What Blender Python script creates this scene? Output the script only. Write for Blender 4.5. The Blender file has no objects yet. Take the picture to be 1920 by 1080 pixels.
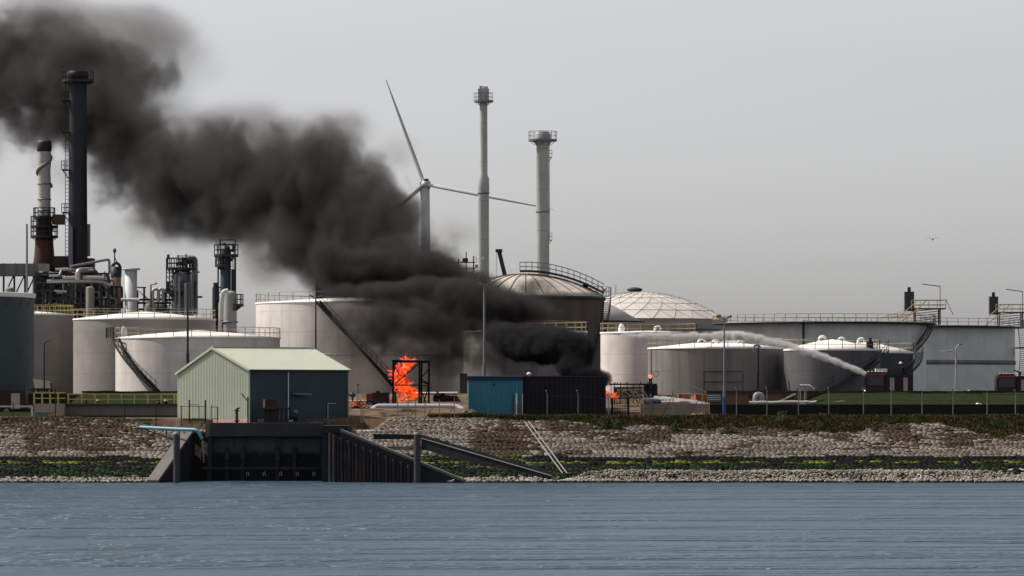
import bpy, bmesh, math, random
import numpy as np
from mathutils import Vector, Matrix
R = math.radians
rnd = random.Random(7)
S = bpy.context.scene
COL = S.collection

# ---------------------------------------------------------------- camera, sky, sun, exposure
F = 8000.0; HY = 745.0; CX = 960.0; EYE = 8.0      # focal length in photo pixels, horizon row, eye height above the water
cam = bpy.data.cameras.new('camera'); camo = bpy.data.objects.new('camera', cam); COL.objects.link(camo)
camo.location = (0, 0, EYE); camo.rotation_euler = (math.pi / 2, 0, 0)
cam.sensor_width = 36; cam.lens = 36 * F / 1920; cam.shift_y = (HY - 540) / 1920
cam.clip_start = 1; cam.clip_end = 20000
S.camera = camo
SUN_EL, SUN_AZ = 50.0, -72.0                        # azimuth clockwise from +Y (away from the camera): sun stands left and behind
sv = Vector((math.sin(R(SUN_AZ)) * math.cos(R(SUN_EL)), math.cos(R(SUN_AZ)) * math.cos(R(SUN_EL)), math.sin(R(SUN_EL))))
sl = bpy.data.lights.new('sun', 'SUN'); so = bpy.data.objects.new('sun', sl); COL.objects.link(so)
sl.energy = 5.0; sl.angle = R(0.5); sl.color = (1, .93, .84)
so.rotation_euler = sv.to_track_quat('Z', 'Y').to_euler(); so.location = (-200, 300, 300)
wd = bpy.data.worlds.new('World'); S.world = wd; wd.use_nodes = True
wn = wd.node_tree; bg = wn.nodes['Background']
sk = wn.nodes.new('ShaderNodeTexSky'); sk.sky_type = 'NISHITA'; sk.sun_disc = False
sk.sun_elevation = R(SUN_EL); sk.sun_rotation = R(SUN_AZ); sk.air_density = 1.0; sk.dust_density = 1.6; sk.ozone_density = 1.0
hs = wn.nodes.new('ShaderNodeHueSaturation'); hs.inputs['Saturation'].default_value = .16
wn.links.new(sk.outputs[0], hs.inputs['Color']); tn = wn.nodes.new('ShaderNodeMix'); tn.data_type = 'RGBA'; tn.blend_type = 'MULTIPLY'; tn.inputs[0].default_value = 1
tn.inputs[7].default_value = (1.0, .992, 1.018, 1); wn.links.new(hs.outputs[0], tn.inputs[6]); wn.links.new(tn.outputs[2], bg.inputs[0]); bg.inputs[1].default_value = .106
S.view_settings.view_transform = 'Standard'; S.view_settings.look = 'None'; S.view_settings.gamma = 1
S.view_settings.exposure = 0.34
S.cycles.use_denoising = True
S.cycles.max_bounces = 6; S.cycles.volume_bounces = 0; S.cycles.transparent_max_bounces = 16
S.cycles.volume_step_rate = 4.0; S.cycles.volume_max_steps = 256
S.cycles.caustics_reflective = False; S.cycles.caustics_refractive = False

def X(px, Y): return (px - CX) / F * Y
def Z(py, Y): return EYE + (HY - py) / F * Y
def P(px, py, Y): return Vector((X(px, Y), Y, Z(py, Y)))

# ---------------------------------------------------------------- helpers
ORG = {}
class MB:
    def __init__(s): s.v = []; s.f = []; s.c = []; s.sm = []
    def add(s, vs, fs, smooth=False):
        o = len(s.v); s.v += [tuple(v) for v in vs]
        for f in fs: s.f.append(tuple(i + o for i in f)); s.sm.append(smooth)
        return s
    def box(s, x0, x1, y0, y1, z0, z1):
        return s.add([(x0,y0,z0),(x1,y0,z0),(x1,y1,z0),(x0,y1,z0),(x0,y0,z1),(x1,y0,z1),(x1,y1,z1),(x0,y1,z1)],
                     [(0,3,2,1),(4,5,6,7),(0,1,5,4),(1,2,6,5),(2,3,7,6),(3,0,4,7)])
    def pb(s, px0, px1, py0, py1, Y, d):            # box seen at these photo columns and rows when it stands Y metres away
        return s.box(X(px0,Y), X(px1,Y), Y, Y+d, Z(py1,Y), Z(py0,Y))
    def hexa(s, b, t):                              # four bottom, four top corners
        return s.add(list(b)+list(t), [(0,3,2,1),(4,5,6,7),(0,1,5,4),(1,2,6,5),(2,3,7,6),(3,0,4,7)])
    def beam(s, p, q, w, h=None):
        p = Vector(p); q = Vector(q); h = h or w; d = (q-p)
        if d.length < 1e-6: return s
        d.normalize(); up = Vector((0,0,1)) if abs(d.z) < .99 else Vector((0,1,0))
        a = d.cross(up).normalized()*w/2; b = a.cross(d).normalized()*h/2
        vs = [p-a-b, p+a-b, p+a+b, p-a+b, q-a-b, q+a-b, q+a+b, q-a+b]
        return s.add(vs, [(0,1,2,3),(7,6,5,4),(0,4,5,1),(1,5,6,2),(2,6,7,3),(3,7,4,0)])
    def tube(s, p, q, r, r2=None, n=10, caps=True):
        p = Vector(p); q = Vector(q); r2 = r if r2 is None else r2; d = (q-p).normalized()
        up = Vector((0,0,1)) if abs(d.z) < .99 else Vector((0,1,0))
        a = d.cross(up).normalized(); b = a.cross(d).normalized()
        vs = []
        for c, rr in ((p, r), (q, r2)):
            for i in range(n):
                t = 2*math.pi*i/n; vs.append(c + a*math.cos(t)*rr + b*math.sin(t)*rr)
        s.add(vs, [(i, i+n, (i+1)%n+n, (i+1)%n) for i in range(n)], True)
        if caps: s.add(vs[:n], [tuple(range(n))]); s.add(vs[n:], [tuple(reversed(range(n)))])
        return s
    def path(s, pts, r, n=8):
        pts = [Vector(p) for p in pts]; rings = []
        for i, p in enumerate(pts):
            d = (pts[min(i+1,len(pts)-1)] - pts[max(i-1,0)]).normalized()
            up = Vector((0,0,1)) if abs(d.z) < .9 else Vector((0,1,0))
            if i and rings: a = (rings[-1][1] - d*rings[-1][1].dot(d)).normalized()
            else: a = d.cross(up).normalized()
            b = a.cross(d).normalized(); rr = r[i] if isinstance(r, (list,tuple)) else r
            rings.append(([p + a*math.cos(2*math.pi*k/n)*rr + b*math.sin(2*math.pi*k/n)*rr for k in range(n)], a))
        vs = [v for g, _ in rings for v in g]; fs = []
        for i in range(len(rings)-1):
            for k in range(n): fs.append((i*n+k, (i+1)*n+k, (i+1)*n+(k+1)%n, i*n+(k+1)%n))
        s.add(vs, fs, True); s.add(rings[0][0], [tuple(range(n))]); s.add(rings[-1][0], [tuple(reversed(range(n)))])
        return s
    def lathe(s, cx, cy, prof, n=32, smooth=True, wob=None):
        vs = []; fs = []
        for (r, z) in prof:
            for i in range(n):
                t = 2*math.pi*i/n; vs.append((cx+r*math.cos(t), cy+r*math.sin(t), z))
        for j in range(len(prof)-1):
            for i in range(n): fs.append((j*n+i, j*n+(i+1)%n, (j+1)*n+(i+1)%n, (j+1)*n+i))
        s.add(vs, fs, smooth)
        if prof[0][0] > 1e-4: s.add(vs[:n], [tuple(reversed(range(n)))])
        if prof[-1][0] > 1e-4: s.add(vs[-n:], [tuple(range(n))])
        return s
    def ellip(s, c, rx, ry, rz, n=12, m=8):
        pr = []
        vs = []; fs = []
        for j in range(m+1):
            ph = -math.pi/2 + math.pi*j/m
            for i in range(n):
                t = 2*math.pi*i/n
                vs.append((c[0]+rx*math.cos(ph)*math.cos(t), c[1]+ry*math.cos(ph)*math.sin(t), c[2]+rz*math.sin(ph)))
        for j in range(m):
            for i in range(n): fs.append((j*n+i, j*n+(i+1)%n, (j+1)*n+(i+1)%n, (j+1)*n+i))
        return s.add(vs, fs, True)
    def build(s, name, mat, parent=None):
        me = bpy.data.meshes.new(name); o = bpy.data.objects.new(name, me)
        off = ORG.get(parent.name if parent else None, Vector((0,0,0)))
        me.from_pydata([(v[0]-off[0], v[1]-off[1], v[2]-off[2]) for v in s.v], [], s.f)
        me.polygons.foreach_set('use_smooth', s.sm); me.materials.append(mat); me.update()
        COL.objects.link(o); ORG[o.name] = off
        if parent: o.parent = parent
        return o

def T(name, label, cat, loc, group=None):
    o = bpy.data.objects.new(name, None); COL.objects.link(o); o.empty_display_size = .3
    o.location = loc; o['label'] = label; o['category'] = cat
    if group: o['group'] = group
    ORG[o.name] = Vector(loc); return o
def tag(o, label, cat, group=None):
    o['label'] = label; o['category'] = cat
    if group: o['group'] = group
    return o
def kind(o, k, label=None):
    o['kind'] = k
    if label: o['label'] = label
    return o

# ---------------------------------------------------------------- materials
def newmat(name):
    m = bpy.data.materials.new(name); m.use_nodes = True; return m, m.node_tree, m.node_tree.nodes['Principled BSDF']
def N(nt, t, **k):
    n = nt.nodes.new(t)
    for a, b in k.items(): setattr(n, a, b)
    return n
def math_(nt, op, a, b=None, c=None, clamp=False):
    n = N(nt, 'ShaderNodeMath', operation=op, use_clamp=clamp)
    for i, v in enumerate((a, b, c)):
        if v is None: continue
        if isinstance(v, (int, float)): n.inputs[i].default_value = v
        else: nt.links.new(v, n.inputs[i])
    return n.outputs[0]
def noise(nt, scale, vec=None, detail=4, rough=.55, sc=None, dist=0):
    if vec is None: vec = N(nt, 'ShaderNodeTexCoord').outputs['Object']
    if sc:
        mp = N(nt, 'ShaderNodeMapping'); mp.inputs['Scale'].default_value = sc; nt.links.new(vec, mp.inputs[0]); vec = mp.outputs[0]
    n = N(nt, 'ShaderNodeTexNoise'); n.inputs['Scale'].default_value = scale; n.inputs['Detail'].default_value = detail
    n.inputs['Roughness'].default_value = rough; n.inputs['Distortion'].default_value = dist
    nt.links.new(vec, n.inputs['Vector']); return n.outputs['Fac']
def mixc(nt, fac, a, b):
    n = N(nt, 'ShaderNodeMix', data_type='RGBA')
    if isinstance(fac, (int, float)): n.inputs[0].default_value = fac
    else: nt.links.new(fac, n.inputs[0])
    for i, v in ((6, a), (7, b)):
        if isinstance(v, tuple): n.inputs[i].default_value = v + (1,) if len(v) == 3 else v
        else: nt.links.new(v, n.inputs[i])
    return n.outputs[2]
def ramp(nt, fac, a, b):
    n = N(nt, 'ShaderNodeMapRange', clamp=True, interpolation_type='SMOOTHSTEP')
    n.inputs[1].default_value = a; n.inputs[2].default_value = b; nt.links.new(fac, n.inputs[0]); return n.outputs[0]
MC = {}
def paint(name, col, rough=.55, metal=0, var=.12, streak=0, dirt=(.12,.09,.07), rust=0, seam=0, bump=.02, bscale=6, panel=0):
    if name in MC: return MC[name]
    m, nt, b = newmat(name); MC[name] = m
    tc = N(nt, 'ShaderNodeTexCoord').outputs['Object']
    c = mixc(nt, ramp(nt, noise(nt, .35, tc, 5, .6), .3, .75), tuple(x*(1-var) for x in col), tuple(min(1, x*(1+var)) for x in col))
    if panel:
        v = N(nt, 'ShaderNodeTexVoronoi'); v.inputs['Scale'].default_value = .4
        mp = N(nt, 'ShaderNodeMapping'); mp.inputs['Scale'].default_value = (1,1,.6); nt.links.new(tc, mp.inputs[0]); nt.links.new(mp.outputs[0], v.inputs['Vector'])
        sp = N(nt, 'ShaderNodeSeparateColor'); nt.links.new(v.outputs['Color'], sp.inputs[0])
        c = mixc(nt, math_(nt, 'MULTIPLY', sp.outputs[0], panel), c, tuple(x*.8 for x in col))
    if streak:
        s = noise(nt, 1.0, tc, 5, .65, (1.1, 1.1, .045)); c = mixc(nt, math_(nt, 'MULTIPLY', ramp(nt, s, .45, .68), streak), c, dirt)
        s = noise(nt, 1.0, tc, 3, .6, (.25, .25, .02)); c = mixc(nt, math_(nt, 'MULTIPLY', ramp(nt, s, .4, .7), streak*.8), c, tuple(x*.55 for x in col))
    if rust:
        s = noise(nt, .8, tc, 6, .7, (1, 1, .35)); c = mixc(nt, math_(nt, 'MULTIPLY', ramp(nt, s, .5, .7), rust), c, (.13,.055,.025))
    if seam:
        sp = N(nt, 'ShaderNodeSeparateXYZ'); nt.links.new(tc, sp.inputs[0])
        fr = math_(nt, 'FRACT', math_(nt, 'DIVIDE', sp.outputs[2], seam))
        c = mixc(nt, math_(nt, 'MULTIPLY', math_(nt, 'LESS_THAN', fr, .035), .35), c, tuple(x*.5 for x in col))
    nt.links.new(c, b.inputs['Base Color']); b.inputs['Roughness'].default_value = rough; b.inputs['Metallic'].default_value = metal; b.inputs['Specular IOR Level'].default_value = .12 if rough > .65 else .3
    if bump:
        bp = N(nt, 'ShaderNodeBump'); bp.inputs['Distance'].default_value = bump; bp.inputs['Strength'].default_value = .6
        nt.links.new(noise(nt, bscale, tc, 4), bp.inputs['Height']); nt.links.new(bp.outputs[0], b.inputs['Normal'])
    return m
def tide(name, up, low, zt):
    m, nt, b = newmat(name); tc = N(nt, 'ShaderNodeTexCoord').outputs['Object']; sp = N(nt, 'ShaderNodeSeparateXYZ'); nt.links.new(tc, sp.inputs[0])
    h = math_(nt, 'ADD', sp.outputs[2], math_(nt, 'MULTIPLY', noise(nt, .9, tc, 5, .7), 1.0))
    c = mixc(nt, ramp(nt, h, zt+.2, zt+.8), low, up); c = mixc(nt, math_(nt, 'MULTIPLY', ramp(nt, noise(nt, 1, tc, 5, .7, (1.2,1.2,.1)), .45, .75), .6), c, low)
    nt.links.new(c, b.inputs['Base Color']); b.inputs['Roughness'].default_value = .8; b.inputs['Specular IOR Level'].default_value = .1; return m
def glow(name, col, e):
    m, nt, b = newmat(name); b.inputs['Base Color'].default_value = (.02,.01,.01,1)
    b.inputs['Emission Color'].default_value = col+(1,); b.inputs['Emission Strength'].default_value = e; return m

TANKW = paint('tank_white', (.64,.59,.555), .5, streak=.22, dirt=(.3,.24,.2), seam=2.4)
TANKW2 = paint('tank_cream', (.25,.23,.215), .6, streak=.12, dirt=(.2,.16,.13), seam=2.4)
TANKG = paint('tank_grey', (.19,.182,.175), .6, streak=.85, dirt=(.14,.12,.11), seam=2.6)
TANKD = paint('tank_dark', (.10,.10,.105), .6, streak=.8, dirt=(.07,.065,.065), seam=2.6)
TANKR = paint('tank_rusty', (.085,.075,.07), .7, streak=.6, dirt=(.06,.045,.035), rust=.5)
TANKB = paint('tank_bluegrey', (.60,.615,.62), .55, streak=.14, dirt=(.3,.3,.3), panel=.3)
TANKT = paint('tank_teal', (.045,.062,.068), .6, streak=.15, dirt=(.05,.07,.08))
ROOFW = paint('roof_white', (.66,.63,.60), .5, var=.05)
ROOFL = paint('dome_panel', (.48,.445,.415), .6, streak=.0, panel=.35)
ROOFR = paint('dome_rusty', (.40,.37,.34), .6, streak=0, rust=.35)
DARK = paint('dark_steel', (.02,.022,.027), .6)
STEEL = paint('grey_steel', (.16,.17,.18), .5, metal=.2)
RAIL = paint('galvanised_rail', (.30,.29,.27), .5)
RAILY = paint('cream_rail', (.36,.29,.16), .5)
RAILT = paint('tan_rail', (.33,.27,.20), .6)
YEL = paint('yellow_paint', (.40,.32,.11), .5)
PIPE = paint('lagged_pipe', (.30,.29,.285), .35, metal=.5)
PIPEW = paint('white_pipe', (.45,.43,.41), .4)
CHIM = paint('chimney_steel', (.014,.017,.022), .6, streak=.5, dirt=(.02,.02,.025))
STACK = paint('pale_stack', (.34,.35,.335), .6, streak=.1, dirt=(.3,.3,.28), seam=6)
TURB = paint('turbine_white', (.48,.49,.50), .4, var=.03)
RUST = paint('rust_brown', (.07,.038,.03), .8, streak=.5, dirt=(.04,.03,.035), rust=.6)
BROWN = paint('brown_column', (.22,.13,.09), .8, streak=.5, dirt=(.08,.05,.04))
CONC = paint('concrete', (.13,.12,.11), .9, streak=.3, dirt=(.08,.07,.06), bump=.03)
CONCD = paint('dark_concrete', (.024,.028,.032), .8, streak=.6, dirt=(.02,.03,.03), bump=.04)  # near-black concrete of the piers, wing walls and bank wall
CONCT = tide('tidal_concrete', (.06,.064,.063), (.012,.016,.017), 2.7)
PILE = paint('sheet_pile_steel', (.03,.03,.034), .8, rust=.4, streak=.5, dirt=(.02,.02,.02))
BLACK = paint('black_cladding', (.018,.018,.020), .75, var=.1)
BLACKW = paint('black_wall', (.012,.014,.015), .9)
BLUE = paint('blue_cladding', (.028,.15,.215), .5, streak=.2, dirt=(.03,.08,.1))
GREENC = paint('pale_green_cladding', (.40,.425,.335), .5, streak=.08, dirt=(.25,.25,.2), var=.05)
GREENR = paint('pale_green_roof', (.37,.39,.31), .5, var=.04)
GREEND = paint('shaded_green_cladding', (.028,.05,.058), .55, var=.1)  # pale green cladding darkened: the front wall's shade is put into the colour
PINK = paint('pink_plinth', (.42,.28,.22), .9)
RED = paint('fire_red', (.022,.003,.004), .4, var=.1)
GLASS = paint('dark_glass', (.015,.02,.03), .12, var=0, bump=0)
RUBBER = paint('rubber', (.015,.015,.015), .8)
WHITE = paint('white_paint', (.7,.7,.68), .4, var=.05)
TEAL = paint('teal_pipe', (.10,.26,.32), .5)
TAN = paint('tan_brick', (.15,.095,.05), .9, streak=.2, dirt=(.12,.08,.05))
ORANGE = paint('orange_container', (.42,.15,.04), .6, streak=.3, dirt=(.15,.06,.03))
CHAR = paint('charred_steel', (.008,.008,.008), .85)
TURN = paint('turnout_black', (.012,.012,.014), .8)
SKIN = paint('skin', (.35,.2,.14), .6, var=.03)
LAMPG = paint('lamp_lens', (.55,.55,.5), .2)
WOOD = paint('weathered_wood', (.22,.15,.08), .9)
GRAVEL = paint('gravel_stone', (.33,.29,.25), .95, var=.3, bscale=2)
FEATHER = paint('white_feather', (.7,.7,.7), .8, var=.02)
LEAF = paint('weed_leaf', (.05,.075,.022), .8, var=.35)
EARTH = paint('rubble_earth', (.16,.12,.09), .95, var=.3)
FENCE = paint('fence_post', (.22,.22,.22), .7)
MESHW = paint('fence_wire', (.04,.04,.04), .7)
FIRE1 = glow('flame_orange', (1,.085,.006), .85); FIRE2 = glow('flame_red', (.9,.028,.004), .5); FIRE3 = glow('flame_yellow', (1,.20,.03), 1.1)
LIGHTE = glow('lit_headlamp', (1,.97,.9), 3)

# ---------------------------------------------------------------- terrain
def sstep(a, b, x):
    t = np.clip((x-a)/(b-a), 0, 1); return t*t*(3-2*t)
def vnoise(x, y, seed=0):                       # cheap smooth value noise
    xi = np.floor(x).astype(int); yi = np.floor(y).astype(int); fx = x-xi; fy = y-yi
    fx = fx*fx*(3-2*fx); fy = fy*fy*(3-2*fy)
    def h(i, j):
        n = (i*374761393 + j*668265263 + seed*974711) & 0x7fffffff; n = ((n ^ (n >> 13))*1274126177) & 0x7fffffff
        return ((n ^ (n >> 16)) & 0xffff)/65535.
    return (h(xi,yi)*(1-fx)+h(xi+1,yi)*fx)*(1-fy)+(h(xi,yi+1)*(1-fx)+h(xi+1,yi+1)*fx)*fy
def crest(x):
    # falls towards the pump house quay
    d = np.maximum(sstep(-38.5, -33.5, x)*(1-sstep(-13.8, -11.5, x)), 0)
    return 5.95 - 1.25*d
def XR(Y):                                     # right edge of the quay recess: behind the near-frontal wing wall the bank goes on
    return np.where(np.asarray(Y) > 402.6, X(650,405), X(872,399.4)+(X(650,402.6)-X(872,399.4))*np.clip((np.asarray(Y)-399.4)/3.2,0,1))
def height(x, Y):
    x = np.asarray(x, float); Y = np.asarray(Y, float)
    c = crest(x) + (vnoise(x*.3, Y*.3, 3)-.5)*.25
    slope = (Y-400)*.4 + (vnoise(x*.2, Y*.2, 5)-.5)*.3*sstep(400,403,Y)
    h = np.minimum(slope, c)
    left = 1-sstep(-33, -31, x); right = sstep(29, 32.5, x)
    side = np.maximum(left*sstep(-44.8, -44.2, x), right)
    back = 5.9 + 1.3*sstep(417, 438, Y) + 1.2*sstep(443, 452, Y)
    h = np.where(Y > 417, np.maximum(h, back), h)
    up = 7.1 + 1.45*sstep(422, 440, Y) + (vnoise(x*.5, Y*.5, 9)-.5)*.2
    h = np.where(Y > 422.3, h*(1-side)+np.maximum(h, up)*side, h)
    far = 8.4
    k = sstep(445, 452, Y); h = h*(1-k)+far*k
    # recess of the quay, between the wing walls
    t = (Y-400)/11.0
    xl = X(292,400)+ (X(352,411)-X(292,400))*t; xr = XR(Y)
    rec = (Y < 411.3) & (x > xl) & (x < xr)
    return np.where(rec, -2.5, h)
def inrecess(x, Y, m=0.0):
    t = (Y-400)/11.0
    xl = X(292,400)+(X(352,411)-X(292,400))*t; xr = float(XR(Y))
    return (Y < 411.5) & (x > xl-m) & (x < xr+m)
xs = np.concatenate([[-6000,-1500,-500,-200,-120], np.arange(-75, 75.1, .6), [120,200,500,1500,6000]])
ys = np.concatenate([[380,392], np.arange(396, 424, .45), np.arange(424, 452, 1.2), [460,500,700,1500,4000,9000]])
GX, GY = np.meshgrid(xs, ys); GZ = height(GX, GY)
vs = np.stack([GX, GY, GZ], -1).reshape(-1, 3); nx = len(xs); ny = len(ys)
fs = [(j*nx+i, j*nx+i+1, (j+1)*nx+i+1, (j+1)*nx+i) for j in range(ny-1) for i in range(nx-1)]
g, nt, b = newmat('ground_soil_and_grass')
tc = N(nt, 'ShaderNodeTexCoord').outputs['Object']; sp = N(nt, 'ShaderNodeSeparateXYZ'); nt.links.new(tc, sp.inputs[0])
soil = mixc(nt, ramp(nt, noise(nt, .5, tc, 6, .7), .35, .65), (.07,.045,.03), (.15,.11,.08))
grs = mixc(nt, ramp(nt, noise(nt, 1.5, tc, 6, .7), .3, .7), (.010,.015,.004), (.020,.027,.008))
gm = math_(nt, 'ADD', ramp(nt, noise(nt, .22, tc, 4, .6), .56, .66), math_(nt, 'MULTIPLY', math_(nt, 'GREATER_THAN', sp.outputs[1], 422.2), math_(nt, 'ADD', math_(nt, 'GREATER_THAN', sp.outputs[0], 30), math_(nt, 'LESS_THAN', sp.outputs[0], -31))), clamp=True)
c = mixc(nt, gm, soil, grs)
c = mixc(nt, ramp(nt, sp.outputs[2], 4.3, 4.8), (.03,.028,.025), c)
nt.links.new(c, b.inputs['Base Color']); b.inputs['Roughness'].default_value = .95; b.inputs['Specular IOR Level'].default_value = .03
bp = N(nt, 'ShaderNodeBump'); bp.inputs['Distance'].default_value = .15; nt.links.new(noise(nt, 2.5, tc, 6, .7), bp.inputs['Height']); nt.links.new(bp.outputs[0], b.inputs['Normal'])
m = MB(); m.v = [tuple(v) for v in vs]; m.f = fs; m.sm = [True]*len(fs)
kind(m.build('ground', g), 'structure')

# water
wm, nt, b = newmat('river_water')
tc = N(nt, 'ShaderNodeTexCoord').outputs['Object']
b.inputs['Base Color'].default_value = (.018,.046,.068,1); b.inputs['Roughness'].default_value = .38; b.inputs['IOR'].default_value = 1.33
n1 = noise(nt, 1.0, tc, 5, .65, (.5, .9, 1)); n2 = noise(nt, 1.0, tc, 3, .55, (.02, .10, 1)); n3 = noise(nt, 1.0, tc, 5, .7, (.10, .13, 1)); n4 = noise(nt, 1.0, tc, 3, .6, (.25, .3, 1), dist=1)
hgt = math_(nt, 'MULTIPLY', math_(nt, 'ADD', math_(nt, 'MULTIPLY', n1, .18), math_(nt, 'ADD', math_(nt, 'MULTIPLY', n4, 2.2), math_(nt, 'MULTIPLY', n3, 3.0))), math_(nt, 'ADD', math_(nt, 'MULTIPLY', ramp(nt, n2, .36, .64), .9), .38))
bp = N(nt, 'ShaderNodeBump'); bp.inputs['Distance'].default_value = .6; bp.inputs['Strength'].default_value = 1; nt.links.new(hgt, bp.inputs['Height'])
nt.links.new(bp.outputs[0], b.inputs['Normal'])
m = MB(); m.add([(-3000,-200,0),(3000,-200,0),(3000,411.2,0),(-3000,411.2,0)], [(0,1,2,3)])
kind(m.build('water', wm), 'structure')

# ---------------------------------------------------------------- stone revetment: each stone a block with its own tint
sm_, nt, b = newmat('revetment_stone')
at = N(nt, 'ShaderNodeAttribute', attribute_name='tint'); tc = N(nt, 'ShaderNodeTexCoord').outputs['Object']
c = mixc(nt, math_(nt, 'MULTIPLY', ramp(nt, noise(nt, 5, tc, 5, .7), .4, .7), .35), at.outputs['Color'], (.05,.04,.03))
nt.links.new(c, b.inputs['Base Color']); b.inputs['Roughness'].default_value = .9; b.inputs['Specular IOR Level'].default_value = .05

def blocks(name, mat, items):                   # items: centre, half sizes, yaw, pitch, tint
    n = len(items); V = np.zeros((n*8,3)); Fc = np.zeros((n*6,4), int); Ct = np.zeros((n*6,4), 'f4')
    q = np.array([(0,3,2,1),(4,5,6,7),(0,1,5,4),(1,2,6,5),(2,3,7,6),(3,0,4,7)])
    for k, (c, h, yaw, pit, roll, tint) in enumerate(items):
        cs = np.array([(-1,-1,-1),(1,-1,-1),(1,1,-1),(-1,1,-1),(-.99,-.93,1),(.99,-.93,1),(.99,.93,1),(-.99,.93,1)])*h
        M3 = np.array(Matrix.Rotation(yaw,3,'Z') @ Matrix.Rotation(pit,3,'X') @ Matrix.Rotation(roll,3,'Y'))
        V[k*8:k*8+8] = cs @ M3.T + c; Fc[k*6:k*6+6] = q+k*8; Ct[k*6:k*6+6,:3] = tint; Ct[k*6:k*6+6,3] = 1
    me = bpy.data.meshes.new(name); me.vertices.add(n*8); me.vertices.foreach_set('co', V.ravel())
    me.loops.add(n*24); me.loops.foreach_set('vertex_index', Fc.ravel()); me.polygons.add(n*6)
    me.polygons.foreach_set('loop_start', np.arange(0,n*24,4)); me.update(calc_edges=True)
    a = me.attributes.new('tint', 'FLOAT_COLOR', 'FACE'); a.data.foreach_set('color', Ct.ravel())
    me.materials.append(mat); o = bpy.data.objects.new(name, me); COL.objects.link(o); return o
def vlow(x):
    px = CX+x/414*F
    n = float(vnoise(np.array(x*.22), np.array(1.3), 21)); n2 = float(vnoise(np.array(x*.9), np.array(7.3), 22))
    grow = min(1, max(0, (px-900)/330))
    return 414.9 - grow*(1.2+3.8*n*(.6+.7*n2))
items = []; rs = np.random.RandomState(3)
pitch = math.atan(.4); row = 0; Y = 400.05
def pxy(x, Y, z): return CX + x/Y*F, HY - (z-EYE)/Y*F
while Y < 415.2:
    x = -62 + rs.rand()*.5; dy = .31
    while x < 62:
        L = .34+rs.rand()*.34
        z = float(height(x, Y)); xc = x+L/2
        if Y < vlow(xc)+.5 and not inrecess(xc, Y, .25) and z > .02 and z < crest(xc)+.05 and rs.rand() > .03:
            px, py = pxy(xc, Y, z)
            n = float(vnoise(np.array(xc*.35), np.array(Y*.6), 11)); n2 = float(vnoise(np.array(xc*1.1), np.array(Y*1.5), 12))
            rowt = float(vnoise(np.array(xc*.12), np.array(Y*2.3), 31)); lite = np.array((.235,.20,.175))*(.62+.55*rs.rand())*(.55+.65*rowt); lite = lite*(1-.45*(rs.rand() < .14)); brown = np.array((.066,.046,.034))*(.5+.8*rs.rand())*(.6+.7*rowt)
            bm = 0
            if 880 < px < 1010: bm = 1-abs(px-945+ (n-.5)*40)/75 + (.3 if py > 808 else 0)
            if px < 290: bm = .9+.6*(n-.5)-(.9 if (py > 838+n*14) else 0) - (.5 if px > 225 and n2 > .55 else 0) - (.8 if px < 25+ (py-790)*.6 and py > 815 else 0)
            if px > 1560: bm = max(bm, ((n-.42)*2.2 if py < 846 else 0)+.6*min(1,max(0,(834-py)/25))*n2)
            if 1010 < px <= 1560: bm = (n-.5)*2+.9*min(1,max(0,(834-py)/25))*n2
            bm = min(max(bm, 0), 1)
            col = brown if rs.rand() < bm else lite
            if z < 2.25+.25*(n-.5):
                col = np.array((.008,.010,.012))*(.5+.9*rs.rand())
                if px > 1010 and False: pass
                gz = 1.75+.12*(n-.5)
                if abs(z-gz) < .07+.2*max(0,n2-.45) and n2 > .3 and rs.rand() < .75: col = np.array((.15,.20,.02))*(.2+.9*rs.rand())
                elif z < 1.7 and rs.rand() < .9*n2: col = np.array((.018,.040,.012))*(.3+rs.rand())
                elif z < .55: col = np.array((.12,.11,.10))*(.5+rs.rand()) if rs.rand() < .4 else col
            if 650 < px < 1010 and 1.2 < z < 2.6 and rs.rand() < .35*(n+.3): col = np.array((.06,.08,.02))*(.4+rs.rand())
            items.append((np.array((xc, Y, z+.02+rs.rand()*.012)), np.array((L/2-.001, .100, .12)), (rs.rand()-.5)*(.5 if z < 2.2 else .02), pitch+(rs.rand()-.5)*(.3 if z < 2.2 else .05), 0, col))
        x += L
    Y += dy
kind(blocks('stone_revetment', sm_, items), 'structure')
print('stones', len(items))
# gravel and boulders along the toe
def rocks(name, mat, pts):
    m = MB(); base = [(math.cos(t)*math.cos(p), math.sin(t)*math.cos(p), math.sin(p)) for p in (-.5,.5) for t in [k*math.pi/2.5+(p>0)*.6 for k in range(5)]]+[(0,0,1),(0,0,-1)]
    fc = [(k,(k+1)%5,5+k) for k in range(5)]+[((k+1)%5,5+(k+1)%5,5+k) for k in range(5)]+[(5+k,5+(k+1)%5,10) for k in range(5)]
    for (x,y,z,s) in pts:
        a = rnd.random()*6.28; ca, sa = math.cos(a)*s, math.sin(a)*s; k = .5+rnd.random()*.4; vv = []
        for q in base:
            j = .75+rnd.random()*.5; vv.append((x+(q[0]*ca-q[1]*sa)*j, y+(q[0]*sa+q[1]*ca)*j, z+q[2]*s*k*j))
        m.add(vv, fc)
    return m.build(name, mat)
pts = []
for _ in range(15000):
    x = -60+120*rnd.random(); px = CX+x/401*F
    if px > 1050: w = 2.3*min(1, (px-1050)/120)*max(.35, min(1, (1980-px)/200)); y = 400.1+rnd.random()**1.2*w
    else: y = 400.0+rnd.random()*.9
    if inrecess(x, y, .3) or (px < 1050 and rnd.random() < .6): continue
    z = float(height(x, y))
    berm = .35*math.exp(-((y-401.3)/.7)**2) if px > 1050 else 0
    pts.append((x, y, z+.1+berm*rnd.random()*1.5, .06+.12*rnd.random()**2))
kind(rocks('gravel', GRAVEL, pts), 'stuff', 'pale gravel and small boulders along the waterline')

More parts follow.
